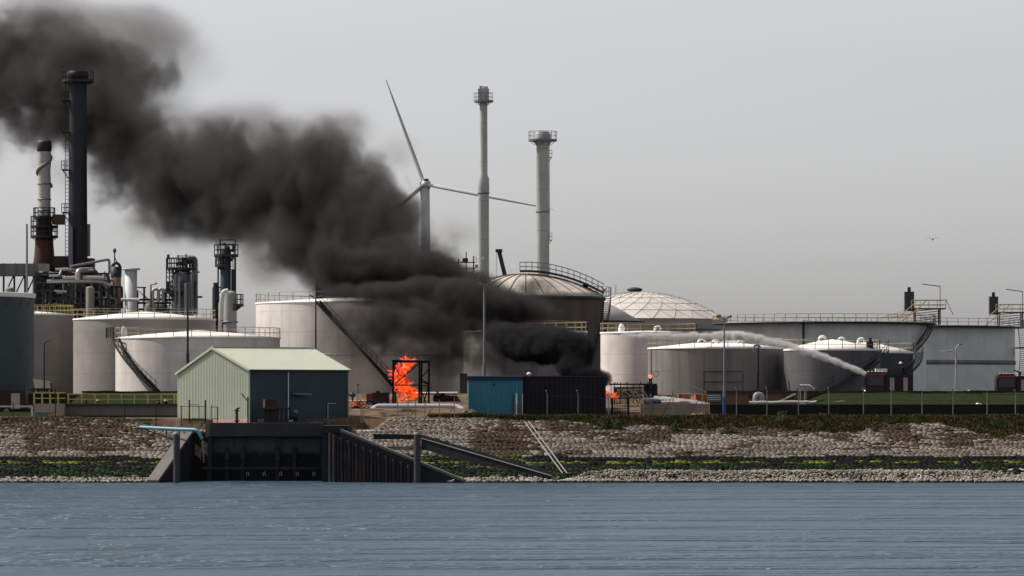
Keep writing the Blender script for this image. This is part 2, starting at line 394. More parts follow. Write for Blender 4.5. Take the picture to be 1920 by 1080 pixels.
# ---------------------------------------------------------------- grass and weeds on the crest
def tufts(name, mat, pts, hmin, hmax, w=.05, lean=.5, nb=7):
    V = []; Fc = []
    for (x,y,z,k) in pts:
        for _ in range(nb):
            a = rnd.random()*6.28; l = lean*rnd.random(); h = (hmin+(hmax-hmin)*rnd.random())*k
            bx = x+(rnd.random()-.5)*.35; by = y+(rnd.random()-.5)*.35; i = len(V); t = rnd.random()*3.14
            dx, dy = math.cos(t)*w, math.sin(t)*w; ex, ey = math.cos(a)*l*h, math.sin(a)*l*h
            V += [(bx-dx,by-dy,z-.03),(bx+dx,by+dy,z-.03),(bx+ex*.5+dx*.8,by+ey*.5+dy*.8,z+h*.6),(bx+ex*.5-dx*.8,by+ey*.5-dy*.8,z+h*.6),(bx+ex,by+ey,z+h)]
            Fc += [(i,i+1,i+2,i+3),(i+3,i+2,i+4)]
    m = MB(); m.v = V; m.f = Fc; m.sm = [False]*len(Fc); return m.build(name, mat)
vegm, nt, b = newmat('crest_vegetation')
tc = N(nt, 'ShaderNodeTexCoord').outputs['Object']
c = mixc(nt, ramp(nt, noise(nt, .9, tc, 5, .7), .42, .6), (.030,.038,.010), (.10,.066,.032)); c = mixc(nt, ramp(nt, noise(nt, 3, tc, 3, .7), .5, .75), c, (.07,.075,.03))
nt.links.new(c, b.inputs['Base Color']); b.inputs['Roughness'].default_value = .9; b.inputs['Specular IOR Level'].default_value = .05
pts = []
for _ in range(24000):
    x = -8+70*rnd.random(); px = CX+x/414*F
    low = vlow(x)
    y = low+(416.6-low)*rnd.random()
    pts.append((x, y, float(height(x, y)), .6+.6*rnd.random()))
for _ in range(2200):
    x = -62+24*rnd.random(); y = 413.8+3*rnd.random(); pts.append((x, y, float(height(x,y)), .55))
kind(tufts('bank_vegetation', vegm, pts, .12, .42, .045, .9), 'stuff', 'brown and green low weeds along the crest of the stone bank')
pts = []
for _ in range(16000):
    x = (30+36*rnd.random()) if rnd.random() < .6 else (-44+13*rnd.random()); y = 437+rnd.random()*10
    pts.append((x, y, float(height(x,y)), 1))
gm_, nt, b = newmat('dike_grass')
c = mixc(nt, ramp(nt, noise(nt, .5, None, 5, .7), .35, .65), (.010,.016,.005), (.018,.025,.008)); nt.links.new(c, b.inputs['Base Color']); b.inputs['Roughness'].default_value = .9; b.inputs['Specular IOR Level'].default_value = .05
kind(tufts('grass', gm_, pts, .03, .09, .04, .6), 'stuff', 'short green grass on the dike behind the walls')
def weed(px, py, s, label):
    Yb = 400+(Z(py, 411)-0)/.4; x = X(px, Yb); z = float(height(x, Yb))
    t = T('weed_bush', label, 'bush', (x, Yb, z), 'weed bushes rooted in the stone bank')
    m = MB(); st = MB()
    for k in range(7):
        a = rnd.random()*6.28; tip = Vector((x+math.cos(a)*s*.5*rnd.random(), Yb+math.sin(a)*s*.3, z+s*(.5+.5*rnd.random())))
        st.tube((x,Yb,z-.05), tip, .02, .008, 4)
    for _ in range(260):
        u = rnd.random(); a = rnd.random()*6.28; rr = s*.55*math.sqrt(rnd.random())*(1-.5*u); c = Vector((x+math.cos(a)*rr, Yb+math.sin(a)*rr*.7, z+s*u*.95))
        d = Vector((rnd.gauss(0,1),rnd.gauss(0,1),rnd.gauss(0,.7))).normalized()*.11; e = Vector((rnd.gauss(0,1),rnd.gauss(0,1),rnd.gauss(0,1))).normalized()*.05
        m.add([c-d, c+e, c+d, c-e], [(0,1,2,3)])
    m.build('leaves', LEAF, t); st.build('stem', WOOD, t)
for a in ((1130,806,1.3,'dark green weed bush below the black building, leftmost of a close pair'),(1158,808,1.2,'dark green weed bush below the black steel gates, right one of the close pair'),
          (1266,808,.9,'small weed bush on the stones in front of the low concrete wall'),(1366,812,1.1,'round weed bush on the stones just right of the tall twin lamp mast'),
          (1467,800,1.5,'tallest weed bush, high on the bank between the second and third shrub shadows'),(1640,812,1.1,'weed bush on the bank below the white water jet nozzle'),(1865,806,1.1,'rightmost weed bush on the stone bank')):
    weed(*a)

# ---------------------------------------------------------------- tanks
def ring_rail(m, cx, cy, r, z, h=1.1, n=40, a0=0, a1=360, w=.07, rails=(1, .5), seg=96):
    for i in range(n+1):
        a = R(a0+(a1-a0)*i/n)
        m.beam((cx+r*math.cos(a), cy+r*math.sin(a), z), (cx+r*math.cos(a), cy+r*math.sin(a), z+h), w)
    k = max(4, int(seg*(a1-a0)/360))
    for f in rails:
        for i in range(k):
            a = R(a0+(a1-a0)*i/k); b = R(a0+(a1-a0)*(i+1)/k)
            m.beam((cx+r*math.cos(a), cy+r*math.sin(a), z+h*f), (cx+r*math.cos(b), cy+r*math.sin(b), z+h*f), w*.8)
    return m
def spiral(root, cx, cy, r, a0, a1, z0, z1, w=.9, mat=DARK, n=40):
    tr = MB(); rl = MB(); pts = []; pin = []
    for i in range(n+1):
        f = i/n; a = R(a0+(a1-a0)*f); z = z0+(z1-z0)*f; c, s = math.cos(a), math.sin(a)
        pts.append(Vector((cx+(r+w)*c, cy+(r+w)*s, z))); pin.append(Vector((cx+(r+.08)*c, cy+(r+.08)*s, z)))
        tr.beam(pin[-1], pts[-1], .28, .05)
    for i in range(n):
        tr.beam(pts[i]-Vector((0,0,.1)), pts[i+1]-Vector((0,0,.1)), .06, .25); tr.beam(pin[i]-Vector((0,0,.1)), pin[i+1]-Vector((0,0,.1)), .06, .25)
        for h in (.55, 1.05): rl.beam(pts[i]+Vector((0,0,h)), pts[i+1]+Vector((0,0,h)), .05)
    for i in range(0, n+1, 3): rl.beam(pts[i], pts[i]+Vector((0,0,1.05)), .05)
    st = tr.build('staircase', mat, root); rl.build('handrail', mat, st)
def tank(label, cpx, rpx, rim, Y, mat, roof='cone', rise=.9, base=8.2, railm=RAILT, rail=True, railh=1.1, walk=False, roofm=None, name='storage_tank', nposts=36, a0=0, a1=360):
    cx = X(cpx, Y); r = rpx/F*Y; zt = Z(rim, Y)
    t = T(name, label, 'tank', (cx, Y, base), 'oil storage tanks')
    MB().lathe(cx, Y, [(r,base-.5),(r,zt)], 96).build('shell', mat, t)
    rf = MB()
    if roof == 'cone': rf.lathe(cx, Y, [(r+.06,zt-.12),(r+.08,zt+.05),(r*.6,zt+rise*.5),(r*.25,zt+rise*.85),(.01,zt+rise)], 96)
    elif roof == 'dome':
        pr = [(r+.1,zt-.15),(r+.12,zt+.05)]+[(r*math.cos(R(90*k/8)) if k < 8 else .01, zt+.05+rise*math.sin(R(90*k/8))**1.0) for k in range(1,9)]
        rf.lathe(cx, Y, [(r+.1,zt-.15),(r+.12,zt+.05)]+[(max(r*(1-k/10.), .01), zt+.05+rise*(1-(1-k/10.)**2)) for k in range(1,11)], 64)
    else: rf.lathe(cx, Y, [(r+.03,zt-.1),(r+.05,zt+.03)], 64)
    rf.build('roof', roofm or ROOFW, t)
    if walk: MB().lathe(cx, Y, [(r+.1,zt-.25),(r+1.3,zt-.2),(r+1.3,zt-.05),(r+.1,zt-.05)], 96).build('walkway', DARK, t)
    if rail: ring_rail(MB(), cx, Y, r+(1.2 if walk else 0), zt, railh, nposts, a0, a1).build('railing', railm, t)
    return t, cx, r, zt
tA = tank('dark teal tank at the left edge with a flat pale roof rim', -120, 183, 557, 455, TANKT, 'cone', .35, rail=False, name='storage_tank')
m = MB()
for px in (10, 36, 52): m.beam(P(px, 574, 443), P(px+7, 560, 443), .08)
m.build('roof_bracket', DARK, tA[0])
MB().lathe(tA[1], 455, [(tA[2]+.12, tA[3]-.1),(tA[2]+.22,tA[3]+.35),(tA[2],tA[3]+.4)], 96).build('rim', WHITE, tA[0])
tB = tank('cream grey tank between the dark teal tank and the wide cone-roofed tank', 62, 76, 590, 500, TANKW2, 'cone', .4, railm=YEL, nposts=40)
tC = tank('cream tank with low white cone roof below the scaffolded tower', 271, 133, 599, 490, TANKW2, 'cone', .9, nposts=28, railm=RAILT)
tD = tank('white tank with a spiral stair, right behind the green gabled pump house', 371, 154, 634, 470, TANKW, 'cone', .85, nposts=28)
spiral(tD[0], tD[1], 470, tD[2], -156, -112, tD[3], 8.6)
ring_rail(MB(), tD[1], 470, tD[2]+1.0, tD[3], 1.1, 5, -178, -152, .1).build('landing_railing', DARK, tD[0])
m = MB(); c = P(232, 622, 468); m.lathe(c.x, c.y, [(.35,c.z-.6),(.35,c.z+.2),(.1,c.z+.6)], 10); m.build('vent', PIPEW, tD[0])
tE = tank('largest white tank behind the flaming frame, partly black with smoke', 675, 195, 569, 495, TANKW, 'cone', .75, nposts=34)
spiral(tE[0], tE[1], 495, tE[2], -110, -68, tE[3], 8.8, w=1.1, n=50)
m = MB(); m.lathe(tE[1], 495, [(tE[2]+.02, Z(667,487)),(tE[2]+.1,Z(667,487)+.05),(tE[2]+.02,Z(665,487)+.15)], 96); m.build('stiffening_ring', TANKW, tE[0])
tF = tank('grey flat tank in front of the rusty domed tank, above the blue shed', 985, 116, 622, 482, TANKG, 'cone', .3, railm=RAILY, nposts=30)
m = MB(); m.pb(862,876,700,760,470,1.2); m.build('valve_cabinet', CONC, tF[0])
tG = tank('rust-streaked dark tank with a domed roof and a stepped roof walkway', 985, 147, 556, 530, TANKR, 'dome', 2.75, rail=False, roofm=ROOFR)
cx, r, zt = tG[1:]
m = MB()
for k in range(28):
    a = 2*math.pi*k/28; prev = None
    for j in range(11):
        q = 1-j/10.; p_ = Vector((cx+r*q*math.cos(a), 530+r*q*math.sin(a), zt+.08+2.75*(1-q*q)))
        if prev: m.beam(prev, p_, .10)
        prev = p_
m.build('roof_rib', paint('rib_rust',(.16,.10,.07),.8), tG[0])
MB().lathe(cx, 530, [(r+.1,zt-.5),(r+.25,zt-.45),(r+.25,zt-.1),(r+.1,zt-.1)], 96).build('rim_girder', DARK, tG[0])
m = MB(); d = MB(); path = []
for k in range(15):
    q = -.07+1.07*k/14.; path.append(Vector((cx+r*q, 530-2.2, zt+2.75*(1-q*q)+.35)))
for k in range(14):
    for dy in (-.5,.5):
        o_ = Vector((0,dy,0)); d.beam(path[k]+o_, path[k+1]+o_, .08, .25)
        for h in (.55,1.1): m.beam(path[k]+o_+Vector((0,0,h)), path[k+1]+o_+Vector((0,0,h)), .07)
        m.beam(path[k]+o_, path[k]+o_+Vector((0,0,1.1)), .07)
    d.beam(path[k], path[k+1], 1.0, .05)
w_ = d.build('roof_walkway', DARK, tG[0]); m.build('walkway_railing', STEEL, w_)
ring_rail(MB(), cx, 530, r+.9, zt, 1.1, 7, -40, 5, .08).build('railing', STEEL, tG[0])
spiral(tG[0], cx, 530, r, -4, -30, zt, zt-6.5, n=24)
m = MB(); m.pb(1093,1103,531,548,528,1); m.pb(1096,1108,540,556,528,.8); m.build('valve_cluster', DARK, tG[0])
# geodesic dome tank
cpx, rpx, rim, Yt = 1198, 166, 600, 590
cx = X(cpx,Yt); r = rpx/F*Yt; zt = Z(rim,Yt); rise = Z(547,Yt)-zt
tL = T('storage_tank', 'tank with the faceted triangular-panel dome roof', 'tank', (cx,Yt,8.2), 'oil storage tanks')
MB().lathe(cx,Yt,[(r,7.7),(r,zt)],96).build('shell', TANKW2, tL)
rg = []; nr = 6; cnts = [1]+[8*k if k < 4 else 32 for k in range(1,nr)]
V = []; idx = []
for k in range(nr+1):
    n = 1 if k == 0 else 26; q = k/nr; ring = []
    for i in range(n):
        a = 2*math.pi*(i+.5*(k%2))/n; ring.append(len(V)); V.append((cx+r*1.01*q*math.cos(a), Yt+r*1.01*q*math.sin(a), zt+rise*(1-q**2)))
    idx.append(ring)
Fc = []; E_ = set()
for k in range(nr):
    A, B = idx[k], idx[k+1]; n = 26
    for i in range(n):
        if k == 0: tri = [(A[0], B[i], B[(i+1)%n])]
        else:
            o = k % 2
            if o: tri = [(A[i], B[i], B[(i+1)%n]), (A[i], B[(i+1)%n], A[(i+1)%n])]
            else: tri = [(A[i], B[i], A[(i+1)%n]), (B[i], B[(i+1)%n], A[(i+1)%n])]
        Fc += tri
m = MB(); m.add(V, Fc); m.build('dome_roof', ROOFL, tL)
for f_ in Fc:
    for a_, b_ in ((0,1),(1,2),(2,0)): E_.add(tuple(sorted((f_[a_], f_[b_]))))
m = MB()
for a_, b_ in E_:
    if idx[1][0] <= max(a_, b_) < idx[2][0] and rnd.random() < .0: continue
    m.beam(Vector(V[a_])+Vector((0,0,.03)), Vector(V[b_])+Vector((0,0,.03)), .05, .04)
m.build('dome_seam', paint('seam_metal',(.33,.30,.275),.6), tL)
MB().lathe(cx,Yt,[(r+.1,zt-1.5),(r+.5,zt-1.4),(r+.5,zt-1.2),(r+.1,zt-1.1)],96).build('rim_girder', STEEL, tL)
m = MB(); c_ = P(1190,546,Yt); m.ellip((c_.x, c_.y, c_.z+.2), 1.1, 1, .35); m.beam(c_-Vector((2.6,0,.3)), c_+Vector((-2.6,0,.9)), .08); m.build('roof_vent', DARK, tL)
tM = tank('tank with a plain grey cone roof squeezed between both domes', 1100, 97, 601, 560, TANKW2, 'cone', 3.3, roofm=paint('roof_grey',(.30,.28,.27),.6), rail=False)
MB().lathe(tM[1], 560, [(tM[2]+.1,tM[3]-.3),(tM[2]+.9,tM[3]-.25),(tM[2]+.9,tM[3]-.1),(tM[2]+.1,tM[3]-.1)], 96).build('walkway', DARK, tM[0])
tH = tank('slender bright white tank struck by the water jet beside the black smoke', 1216, 90, 624, 500, TANKW, 'cone', .25, railm=RAILY, nposts=22)
c_ = P(1165,618,500)
m = MB(); m.lathe(c_.x,c_.y-1,[(.38,c_.z-.3),(.4,c_.z+.2),(.15,c_.z+.7)],12); m.build('vent', WHITE, tH[0])
def gooseneck(root, px, py, Y, s=.35, mat=WHITE):
    c = P(px, py, Y); m = MB()
    m.path([c+Vector((0,0,-.8*s*2)), c]+[c+Vector((s-s*math.cos(t), 0, s*math.sin(t))) for t in [R(k) for k in range(20,190,20)]], s*.42, 8)
    m.build('gooseneck_vent', mat, root)
gooseneck(tH[0], 1228, 618, 496)
tI = tank('grey streaky tank with white roof directly behind the tan flat-roofed hut', 1343, 128, 653, 470, TANKG, 'cone', .75, nposts=26)
gooseneck(tI[0], 1310, 641, 468); gooseneck(tI[0], 1336, 644, 466); gooseneck(tI[0], 1383, 645, 468); gooseneck(tI[0], 1414, 652, 463, .3, STEEL)
m = MB(); xr = X(1421, 462); m.tube((xr, 461.6, 8.5), (xr, 461.6, tI[3]), .12); m.build('downpipe', DARK, tI[0])
m = MB()
m.beam(P(1320,697,462.2), P(1393,697,462.2), .09); m.beam(P(1320,697,462.2), P(1320,738,462.2), .09); m.beam(P(1393,697,462.2), P(1393,738,462.2), .09); m.beam(P(1320,716,462.2), P(1393,716,462.2), .09)
m.build('pipe_frame', DARK, tI[0])
tJ = tank('dark grey tank with the steepest small white cone roof, crossed by the jet', 1560, 90, 656, 464, TANKD, 'cone', 1.15, railm=RAILY, nposts=22)
for px, py in ((1536,637),(1572,640),(1609,641)): gooseneck(tJ[0], px, py, 464)
spiral(tJ[0], tJ[1], 464, tJ[2]+.2, -18, -100, tJ[3], 8.8, n=36)
tK = tank('darkest tank with white cone roof, behind the fire engine spraying water', 1622, 90, 661, 480, paint('tank_darkest',(.05,.05,.055),.6,streak=.4,dirt=(.05,.05,.055),seam=2.6), 'cone', 1.2, railm=RAILY, nposts=22)
spiral(tK[0], tK[1], 480, tK[2]+.2, -5, -80, tK[3], 8.8, n=36)
m = MB(); m.pb(1626,1638,641,656,461,.6); m.pb(1629,1635,633,642,461,.4); m.build('instrument_box', DARK, tJ[0])
tN = tank('huge pale grey tank with a tan walkway railing, left of the right pair', 1545, 191, 606, 550, TANKB, 'flat', 0, walk=True, nposts=60, railh=.95)
spiral(tN[0], tN[1], 550, tN[2]+.3, -14, -52, tN[3], 12.3, n=40)
tO = tank('huge blue-grey tank with a dark band round its middle, near the right edge', 1712, 190, 613, 590, TANKB, 'flat', 0, walk=True, nposts=60, railh=.95)
tP = tank('pale tank cut off by the right edge of the photo', 2075, 150, 618, 600, TANKB, 'flat', 0, nposts=30)
for tt, Yq in ((tO,590),):
    zb = Z(679, 577); MB().lathe(tt[1], Yq, [(tt[2],zb-.3),(tt[2]+.12,zb-.25),(tt[2]+.12,zb+.25),(tt[2],zb+.3)], 96).build('wind_girder', TANKG, tt[0])
m = MB(); xr = X(1506, 537); m.tube((xr,536.5,9),(xr,536.5,tN[3]),.16); m.build('downpipe', DARK, tN[0])
def gauge_tower(root, px, Y, top, zt):
    c = P(px, top, Y); m = MB(); r_ = MB()
    for dx in (-1.6, 1.6):
        for dy in (-1,1): m.beam((c.x+dx, c.y+dy, zt-.2), (c.x+dx, c.y+dy, c.z), .16)
    m.box(c.x-2.1, c.x+2.3, c.y-1.3, c.y+1.3, c.z-.08, c.z+.08)
    for k in range(6): z0 = zt+(c.z-zt)*k/6; m.beam((c.x-1.6,c.y-1,z0),(c.x+1.6,c.y-1,z0+(c.z-zt)/6), .1)
    for k in range(10): f = k/10.; m.beam((c.x-3.6+2.2*f,c.y-1.2,zt+(c.z-zt)*f),(c.x-3.6+2.2*f,c.y-.4,zt+(c.z-zt)*f), .2, .08)
    tw = m.build('gauge_tower', DARK, root)
    for h in (.5, 1.1):
        r_.beam((c.x-2.1,c.y-1.3,c.z+h),(c.x+2.3,c.y-1.3,c.z+h),.09); r_.beam((c.x-2.1,c.y+1.3,c.z+h),(c.x+2.3,c.y+1.3,c.z+h),.09)
    for k in range(5): r_.beam((c.x-2.1+1.1*k,c.y-1.3,c.z),(c.x-2.1+1.1*k,c.y-1.3,c.z+1.1),.08)
    for dx in (0, 1.2): r_.beam((c.x-3.6+dx,c.y-1.3,zt+.9),(c.x-1.3+dx,c.y-1.3,c.z+1.1),.12)
    for k in range(4): a = c.x+2.3+.25*k; r_.beam((a,c.y-1.1,c.z+1.2-.5*k),(a+.25,c.y-1.1,c.z+.7-.5*k),.09)
    r_.build('tower_railing', RAILY, tw)
    e = MB(); e.box(c.x-2.9, c.x-1.7, c.y-.5, c.y+.5, c.z-.3, c.z+2.2); e.box(c.x-2.5,c.x-2.1,c.y-.2,c.y+.2,c.z+2.2,c.z+2.8); e.build('foam_maker', DARK, tw)
    l = MB(); l.beam((c.x+1.7,c.y,c.z),(c.x+1.7,c.y,c.z+2.9),.09); l.beam((c.x+1.7,c.y,c.z+2.9),(c.x-.6,c.y,c.z+3.2),.12); l.build('lamp_arm', STEEL, tw)
gauge_tower(tN[0], 1738, 551, 579, tN[3]); gauge_tower(tO[0], 1894, 588, 586, tO[3])
m = MB(); a_ = P(1650,594,560); b_ = P(1722,571,555); a2 = P(1690,596,560)
for o_ in (0, -1.0):
    m.beam(a_+Vector((0,o_,0)), b_+Vector((0,o_,0)), .12); m.beam(a2+Vector((0,o_,-.3)), b_+Vector((0,o_,-1.2)), .12)
for k in range(9): f = k/9.; m.beam(a_.lerp(b_,f), a2.lerp(b_-Vector((0,0,1.2)), min(1,f+.08)), .07)
m.build('rolling_ladder', RAILT, tN[0])
spiral(tO[0], tO[1], 590, tO[2]+.6, 5, -22, tO[3], tO[3]-8.5, w=1.3, n=30)
m = MB()
for z_ in (tO[3]-3, tO[3]-8.4): m.box(tO[1]+tO[2], tO[1]+tO[2]+2.2, 583, 590, z_, z_+.15)
m.build('stair_landing', DARK, tO[0])

# ---------------------------------------------------------------- stacks, turbine, crane
def disc_platform(root, cx, cy, r0, r1, z, a0=0, a1=360, mat=STEEL, h=1.2, w=.12, n=12, nm='platform'):
    m = MB(); k = 24; 
    for i in range(k):
        a = R(a0+(a1-a0)*i/k); b = R(a0+(a1-a0)*(i+1)/k)
        for zz, flip in ((z,1),(z-.15,0)):
            q = [(cx+r0*math.cos(a),cy+r0*math.sin(a),zz),(cx+r1*math.cos(a),cy+r1*math.sin(a),zz),(cx+r1*math.cos(b),cy+r1*math.sin(b),zz),(cx+r0*math.cos(b),cy+r0*math.sin(b),zz)]
            m.add(q, [(0,1,2,3) if flip else (3,2,1,0)])
        m.beam((cx+r1*math.cos(a),cy+r1*math.sin(a),z-.08),(cx+r1*math.cos(b),cy+r1*math.sin(b),z-.08),.14,.3)
    for i in range(0, k+1, 3):
        a = R(a0+(a1-a0)*i/k); m.beam((cx+r0*math.cos(a),cy+r0*math.sin(a),z-(r1-r0)*.9),(cx+r1*.97*math.cos(a),cy+r1*.97*math.sin(a),z-.1),w)
    p = m.build(nm, mat, root); rr = ring_rail(MB(), cx, cy, r1, z, h, n, a0, a1, w, seg=48); rr.build('railing', mat, p); return p
def lathepx(m, cpx, Y, prof, n=32):
    cx = X(cpx,Y); m.lathe(cx, Y, [(r/F*Y, Z(y,Y)) for r, y in prof], n); return cx
Y = 660; t = T('exhaust_stack', 'tallest pale stack, slim with a square head above its railed platform', 'chimney', (X(906.5,Y),Y,8.3), 'pale stacks behind the domed tank')
m = MB(); cx = lathepx(m, 906.5, Y, [(10.8,742),(10.3,362),(11,355),(10.5,335),(7.6,328),(7.2,190)]); m.build('shaft', STACK, t)
m = MB(); m.pb(896,917,166,188,Y-1.2,2.4); m.pb(899,905,161,166,Y-.8,.5); m.pb(906,915,162,166,Y-.8,1.4); m.build('head', STACK, t)
disc_platform(t, cx, Y, .6, 17.5/F*Y, Z(189,Y), n=10, w=.06)
m = MB(); m.lathe(cx,Y,[(10.9/F*Y,Z(364,Y)),(11.3/F*Y,Z(363,Y)),(11.3/F*Y,Z(361,Y)),(10.9/F*Y,Z(360,Y))],32); m.build('flange', STEEL, t)
m = MB(); m.pb(891,897,496,502,Y,1); c_=P(893,492,Y); m.beam(c_,c_+Vector((0,0,.9)),.1); m.build('side_balcony', STEEL, t)
Y = 625; t = T('exhaust_stack', 'thicker shorter pale stack with a wide bracketed crown platform', 'chimney', (X(1017.5,Y),Y,8.3), 'pale stacks behind the domed tank')
m = MB(); cx = lathepx(m, 1017.5, Y, [(12.8,742),(12.2,400),(11.6,275),(15,268),(15,252),(12.5,249),(12.5,247)]); m.build('shaft', STACK, t)
disc_platform(t, cx, Y, 14/F*Y, 26/F*Y, Z(262,Y), n=14, w=.07)
for i,(yy) in enumerate((295, 450)):
    m = MB(); x0 = X(1029,Y); z_ = Z(yy,Y); m.box(x0, x0+.45, Y-.5, Y+.5, z_-.08, z_); 
    for h in (.5,1.): m.beam((x0,Y-.5,z_+h),(x0+.45,Y-.5,z_+h),.07)
    m.beam((x0+.45,Y-.5,z_),(x0+.45,Y-.5,z_+1),.07); m.beam((x0+.45,Y,z_),(x0,Y,z_-.6),.09); m.build('side_balcony', STEEL, t)
m = MB(); m.beam((X(1030.5,Y),Y,Z(450,Y)),(X(1030.5,Y),Y,Z(265,Y)),.08); m.build('ladder', STEEL, t)
m = MB(); m.lathe(cx,Y,[(12.5/F*Y,Z(399,Y)),(12.9/F*Y,Z(398,Y)),(12.9/F*Y,Z(396,Y)),(12.4/F*Y,Z(395,Y))],32); m.build('flange', STEEL, t)
# wind turbine, far behind
Y = 1500; sc = Y/F; hub = P(796, 346, Y)
t = T('wind_turbine', 'white three-bladed wind turbine rising behind the black smoke', 'wind turbine', (hub.x,Y,8.3))
m = MB(); m.lathe(hub.x, Y, [(13*sc,8),(10.8*sc,Z(450,Y)),(9.6*sc,Z(353,Y))], 32); m.build('tower', TURB, t)
m = MB(); m.box(hub.x-10*sc, hub.x+11*sc, Y-9*sc, Y+22*sc, hub.z-8*sc, hub.z+7*sc); m.box(hub.x-7*sc, hub.x+8*sc, Y-8*sc, Y+15*sc, hub.z+7*sc, hub.z+12*sc)
na = m.build('nacelle', TURB, t); md = na.modifiers.new('b','BEVEL'); md.width = .6; md.segments = 3
m = MB(); 
for dx in (-4, 4.5): m.box(hub.x+(dx-2.6)*sc, hub.x+(dx+2.6)*sc, Y-9.3*sc, Y-9*sc, hub.z+7.4*sc, hub.z+10*sc)
m.build('hatch', DARK, na)
for tip in ((724,150),(1044,394),(640,480)):
    d = Vector(((tip[0]-796)*sc, 0, (346-tip[1])*sc)); L = d.length; d.normalize(); n_ = Vector((-d.z,0,d.x)); m = MB(); vs = []; st = 14
    hb = hub+Vector((0,-10*sc,0)); 
    for k in range(st+1):
        f = k/st; ch = (3.4 if f < .05 else (6.0*(1-f)**.9+.5))*sc; tw = .9*(1-f)+.1; c = hb+d*(L*f)
        th = ch*.28
        a = n_*math.cos(tw)+Vector((0,1,0))*math.sin(tw); b_ = n_*-math.sin(tw)+Vector((0,1,0))*math.cos(tw)
        for u, w in ((-.9,0),(-.3,.5),(.5,.35),(1.1,0),(.5,-.35),(-.3,-.5)): vs.append(c+a*ch*u+b_*th*w*2)
    fs = [(k*6+i,k*6+(i+1)%6,(k+1)*6+(i+1)%6,(k+1)*6+i) for k in range(st) for i in range(6)]+[(0,1,2,3,4,5),tuple(st*6+i for i in (5,4,3,2,1,0))]
    m.add(vs, fs, True); m.build('blade', TURB, t)
m = MB(); m.ellip(hub+Vector((0,-11*sc,0)), 6*sc, 7*sc, 6*sc); m.build('hub', TURB, t)
# crane
Y = 640; t = T('mobile_crane', 'dark crane boom sticking up between the two pale stacks', 'crane', (X(952,Y),Y,8.3))
m = MB(); m.beam(P(936,472,Y), P(962,580,Y), .62); m.pb(929,942,467,473,Y-.6,1.0); m.build('boom', DARK, t)
m = MB(); m.beam(P(931,474,Y), P(930,560,Y), .06); m.build('cable', STEEL, t)
m = MB(); m.box(X(962,Y)-3,X(962,Y)+6,Y-1.4,Y+1.4,9.3,11.5); m.box(X(962,Y)-3.5,X(962,Y)-1,Y-1.4,Y+1.4,11.5,12.6); m.build('carrier', YEL, t)
for dx in (-2,0,2.5,4.5):
    m = MB(); x_ = X(962,Y)+dx; m.tube((x_,Y-1.5,8.95),(x_,Y+1.5,8.95),.6,n=16); m.build('wheel', RUBBER, t)

# ---------------------------------------------------------------- refinery on the left
Y = 520; cpx = 146
t = T('chimney', 'tallest dark steel chimney at the left with ladder and railed landings', 'chimney', (X(cpx,Y),Y,8.3))
m = MB(); cx = lathepx(m, cpx, Y, [(18.5,742),(18.2,480),(17,300),(16.5,163),(17,150),(20,145),(20,135),(19,134)], 40); m.build('shaft', CHIM, t)
disc_platform(t, cx, Y, 19/F*Y, 29/F*Y, Z(151,Y), mat=DARK, n=12, w=.07)
m = MB(); xl = X(123,Y)
for s_ in (0,.45): m.beam((xl+s_,Y-.3,Z(520,Y)),(xl+s_,Y-.3,Z(150,Y)),.07)
z_ = Z(520,Y)
while z_ < Z(150,Y): m.beam((xl,Y-.3,z_),(xl+.45,Y-.3,z_),.05); z_ += .45
m.build('ladder', DARK, t)
for yy in (188,247,318,398):
    m = MB(); z_ = Z(yy,Y); m.box(X(117,Y),X(131,Y),Y-1,Y+1,z_-.12,z_)
    for h in (.5,1.): m.beam((X(117,Y),Y-1,z_+h),(X(131,Y),Y-1,z_+h),.08)
    for px in (117,122,127): m.beam((X(px,Y),Y-1,z_),(X(px,Y),Y-1,z_+1.),.08)
    m.beam((X(118,Y),Y,z_-.1),(X(129,Y),Y,z_-1.1),.12); m.build('landing', DARK, t)
m = MB(); m.pb(163,168,420,480,Y,1); m.pb(130,136,425,500,Y-2,1); m.build('duct', STEEL, t)
Y = 525; cpx = 83
t = T('flare_stack', 'pale stack wrapped in torn sheeting with a black cap and rust cone base', 'chimney', (X(cpx,Y),Y,8.3))
m = MB(); lathepx(m, cpx, Y, [(12,425),(12,405),(11.8,360),(12.5,340),(11.5,320),(13,305),(12,292),(12.8,284)], 28); m.build('shaft', paint('wrap_sheet',(.42,.40,.37),.7,streak=.2,dirt=(.25,.18,.13)), t)
m = MB(); lathepx(m, cpx, Y, [(12,286),(14,282),(14,268),(12.5,264),(9,263)], 24); m.build('cap', DARK, t)
m = MB(); lathepx(m, cpx+.0, Y, [(22,742),(22,500),(19,480),(16,440),(12.5,405)], 28); m.build('cone_base', RUST, t)
m = MB(); cx = X(cpx,Y); pts_ = [Vector((cx+13*Y/F*math.cos(a*.5), Y+13*Y/F*math.sin(a*.5), Z(350-a*4.2,Y))) for a in range(0,17)]; m.path(pts_, .22, 6); m.build('torn_strip', paint('strip',(.25,.19,.15),.8), t)
for yy, r_ in ((443,25),(424,25),(408,20)): disc_platform(t, cx, Y, .8, r_/F*Y, Z(yy,Y), mat=DARK, n=12, w=.09)
for yy in (345,374,395):
    m = MB(); m.lathe(cx,Y,[(12/F*Y,Z(yy,Y)-.1),(13.5/F*Y,Z(yy,Y)),(12/F*Y,Z(yy,Y)+.1)],24); m.build('band', STEEL, t)
m = MB(); m.pb(98,118,402,420,Y-1,2.4); m.build('crossover_duct', paint('duct_rust',(.10,.07,.05),.8), t)
Y = 518
t = T('flue_duct', 'big rectangular grey flue duct running in from the left edge', 'duct', (X(40,Y),Y,8.3))
m = MB(); m.pb(-60,88,494,517,Y,3); 
for px in range(-60,90,22): m.pb(px,px+1.5,493,518,Y-.12,.12)
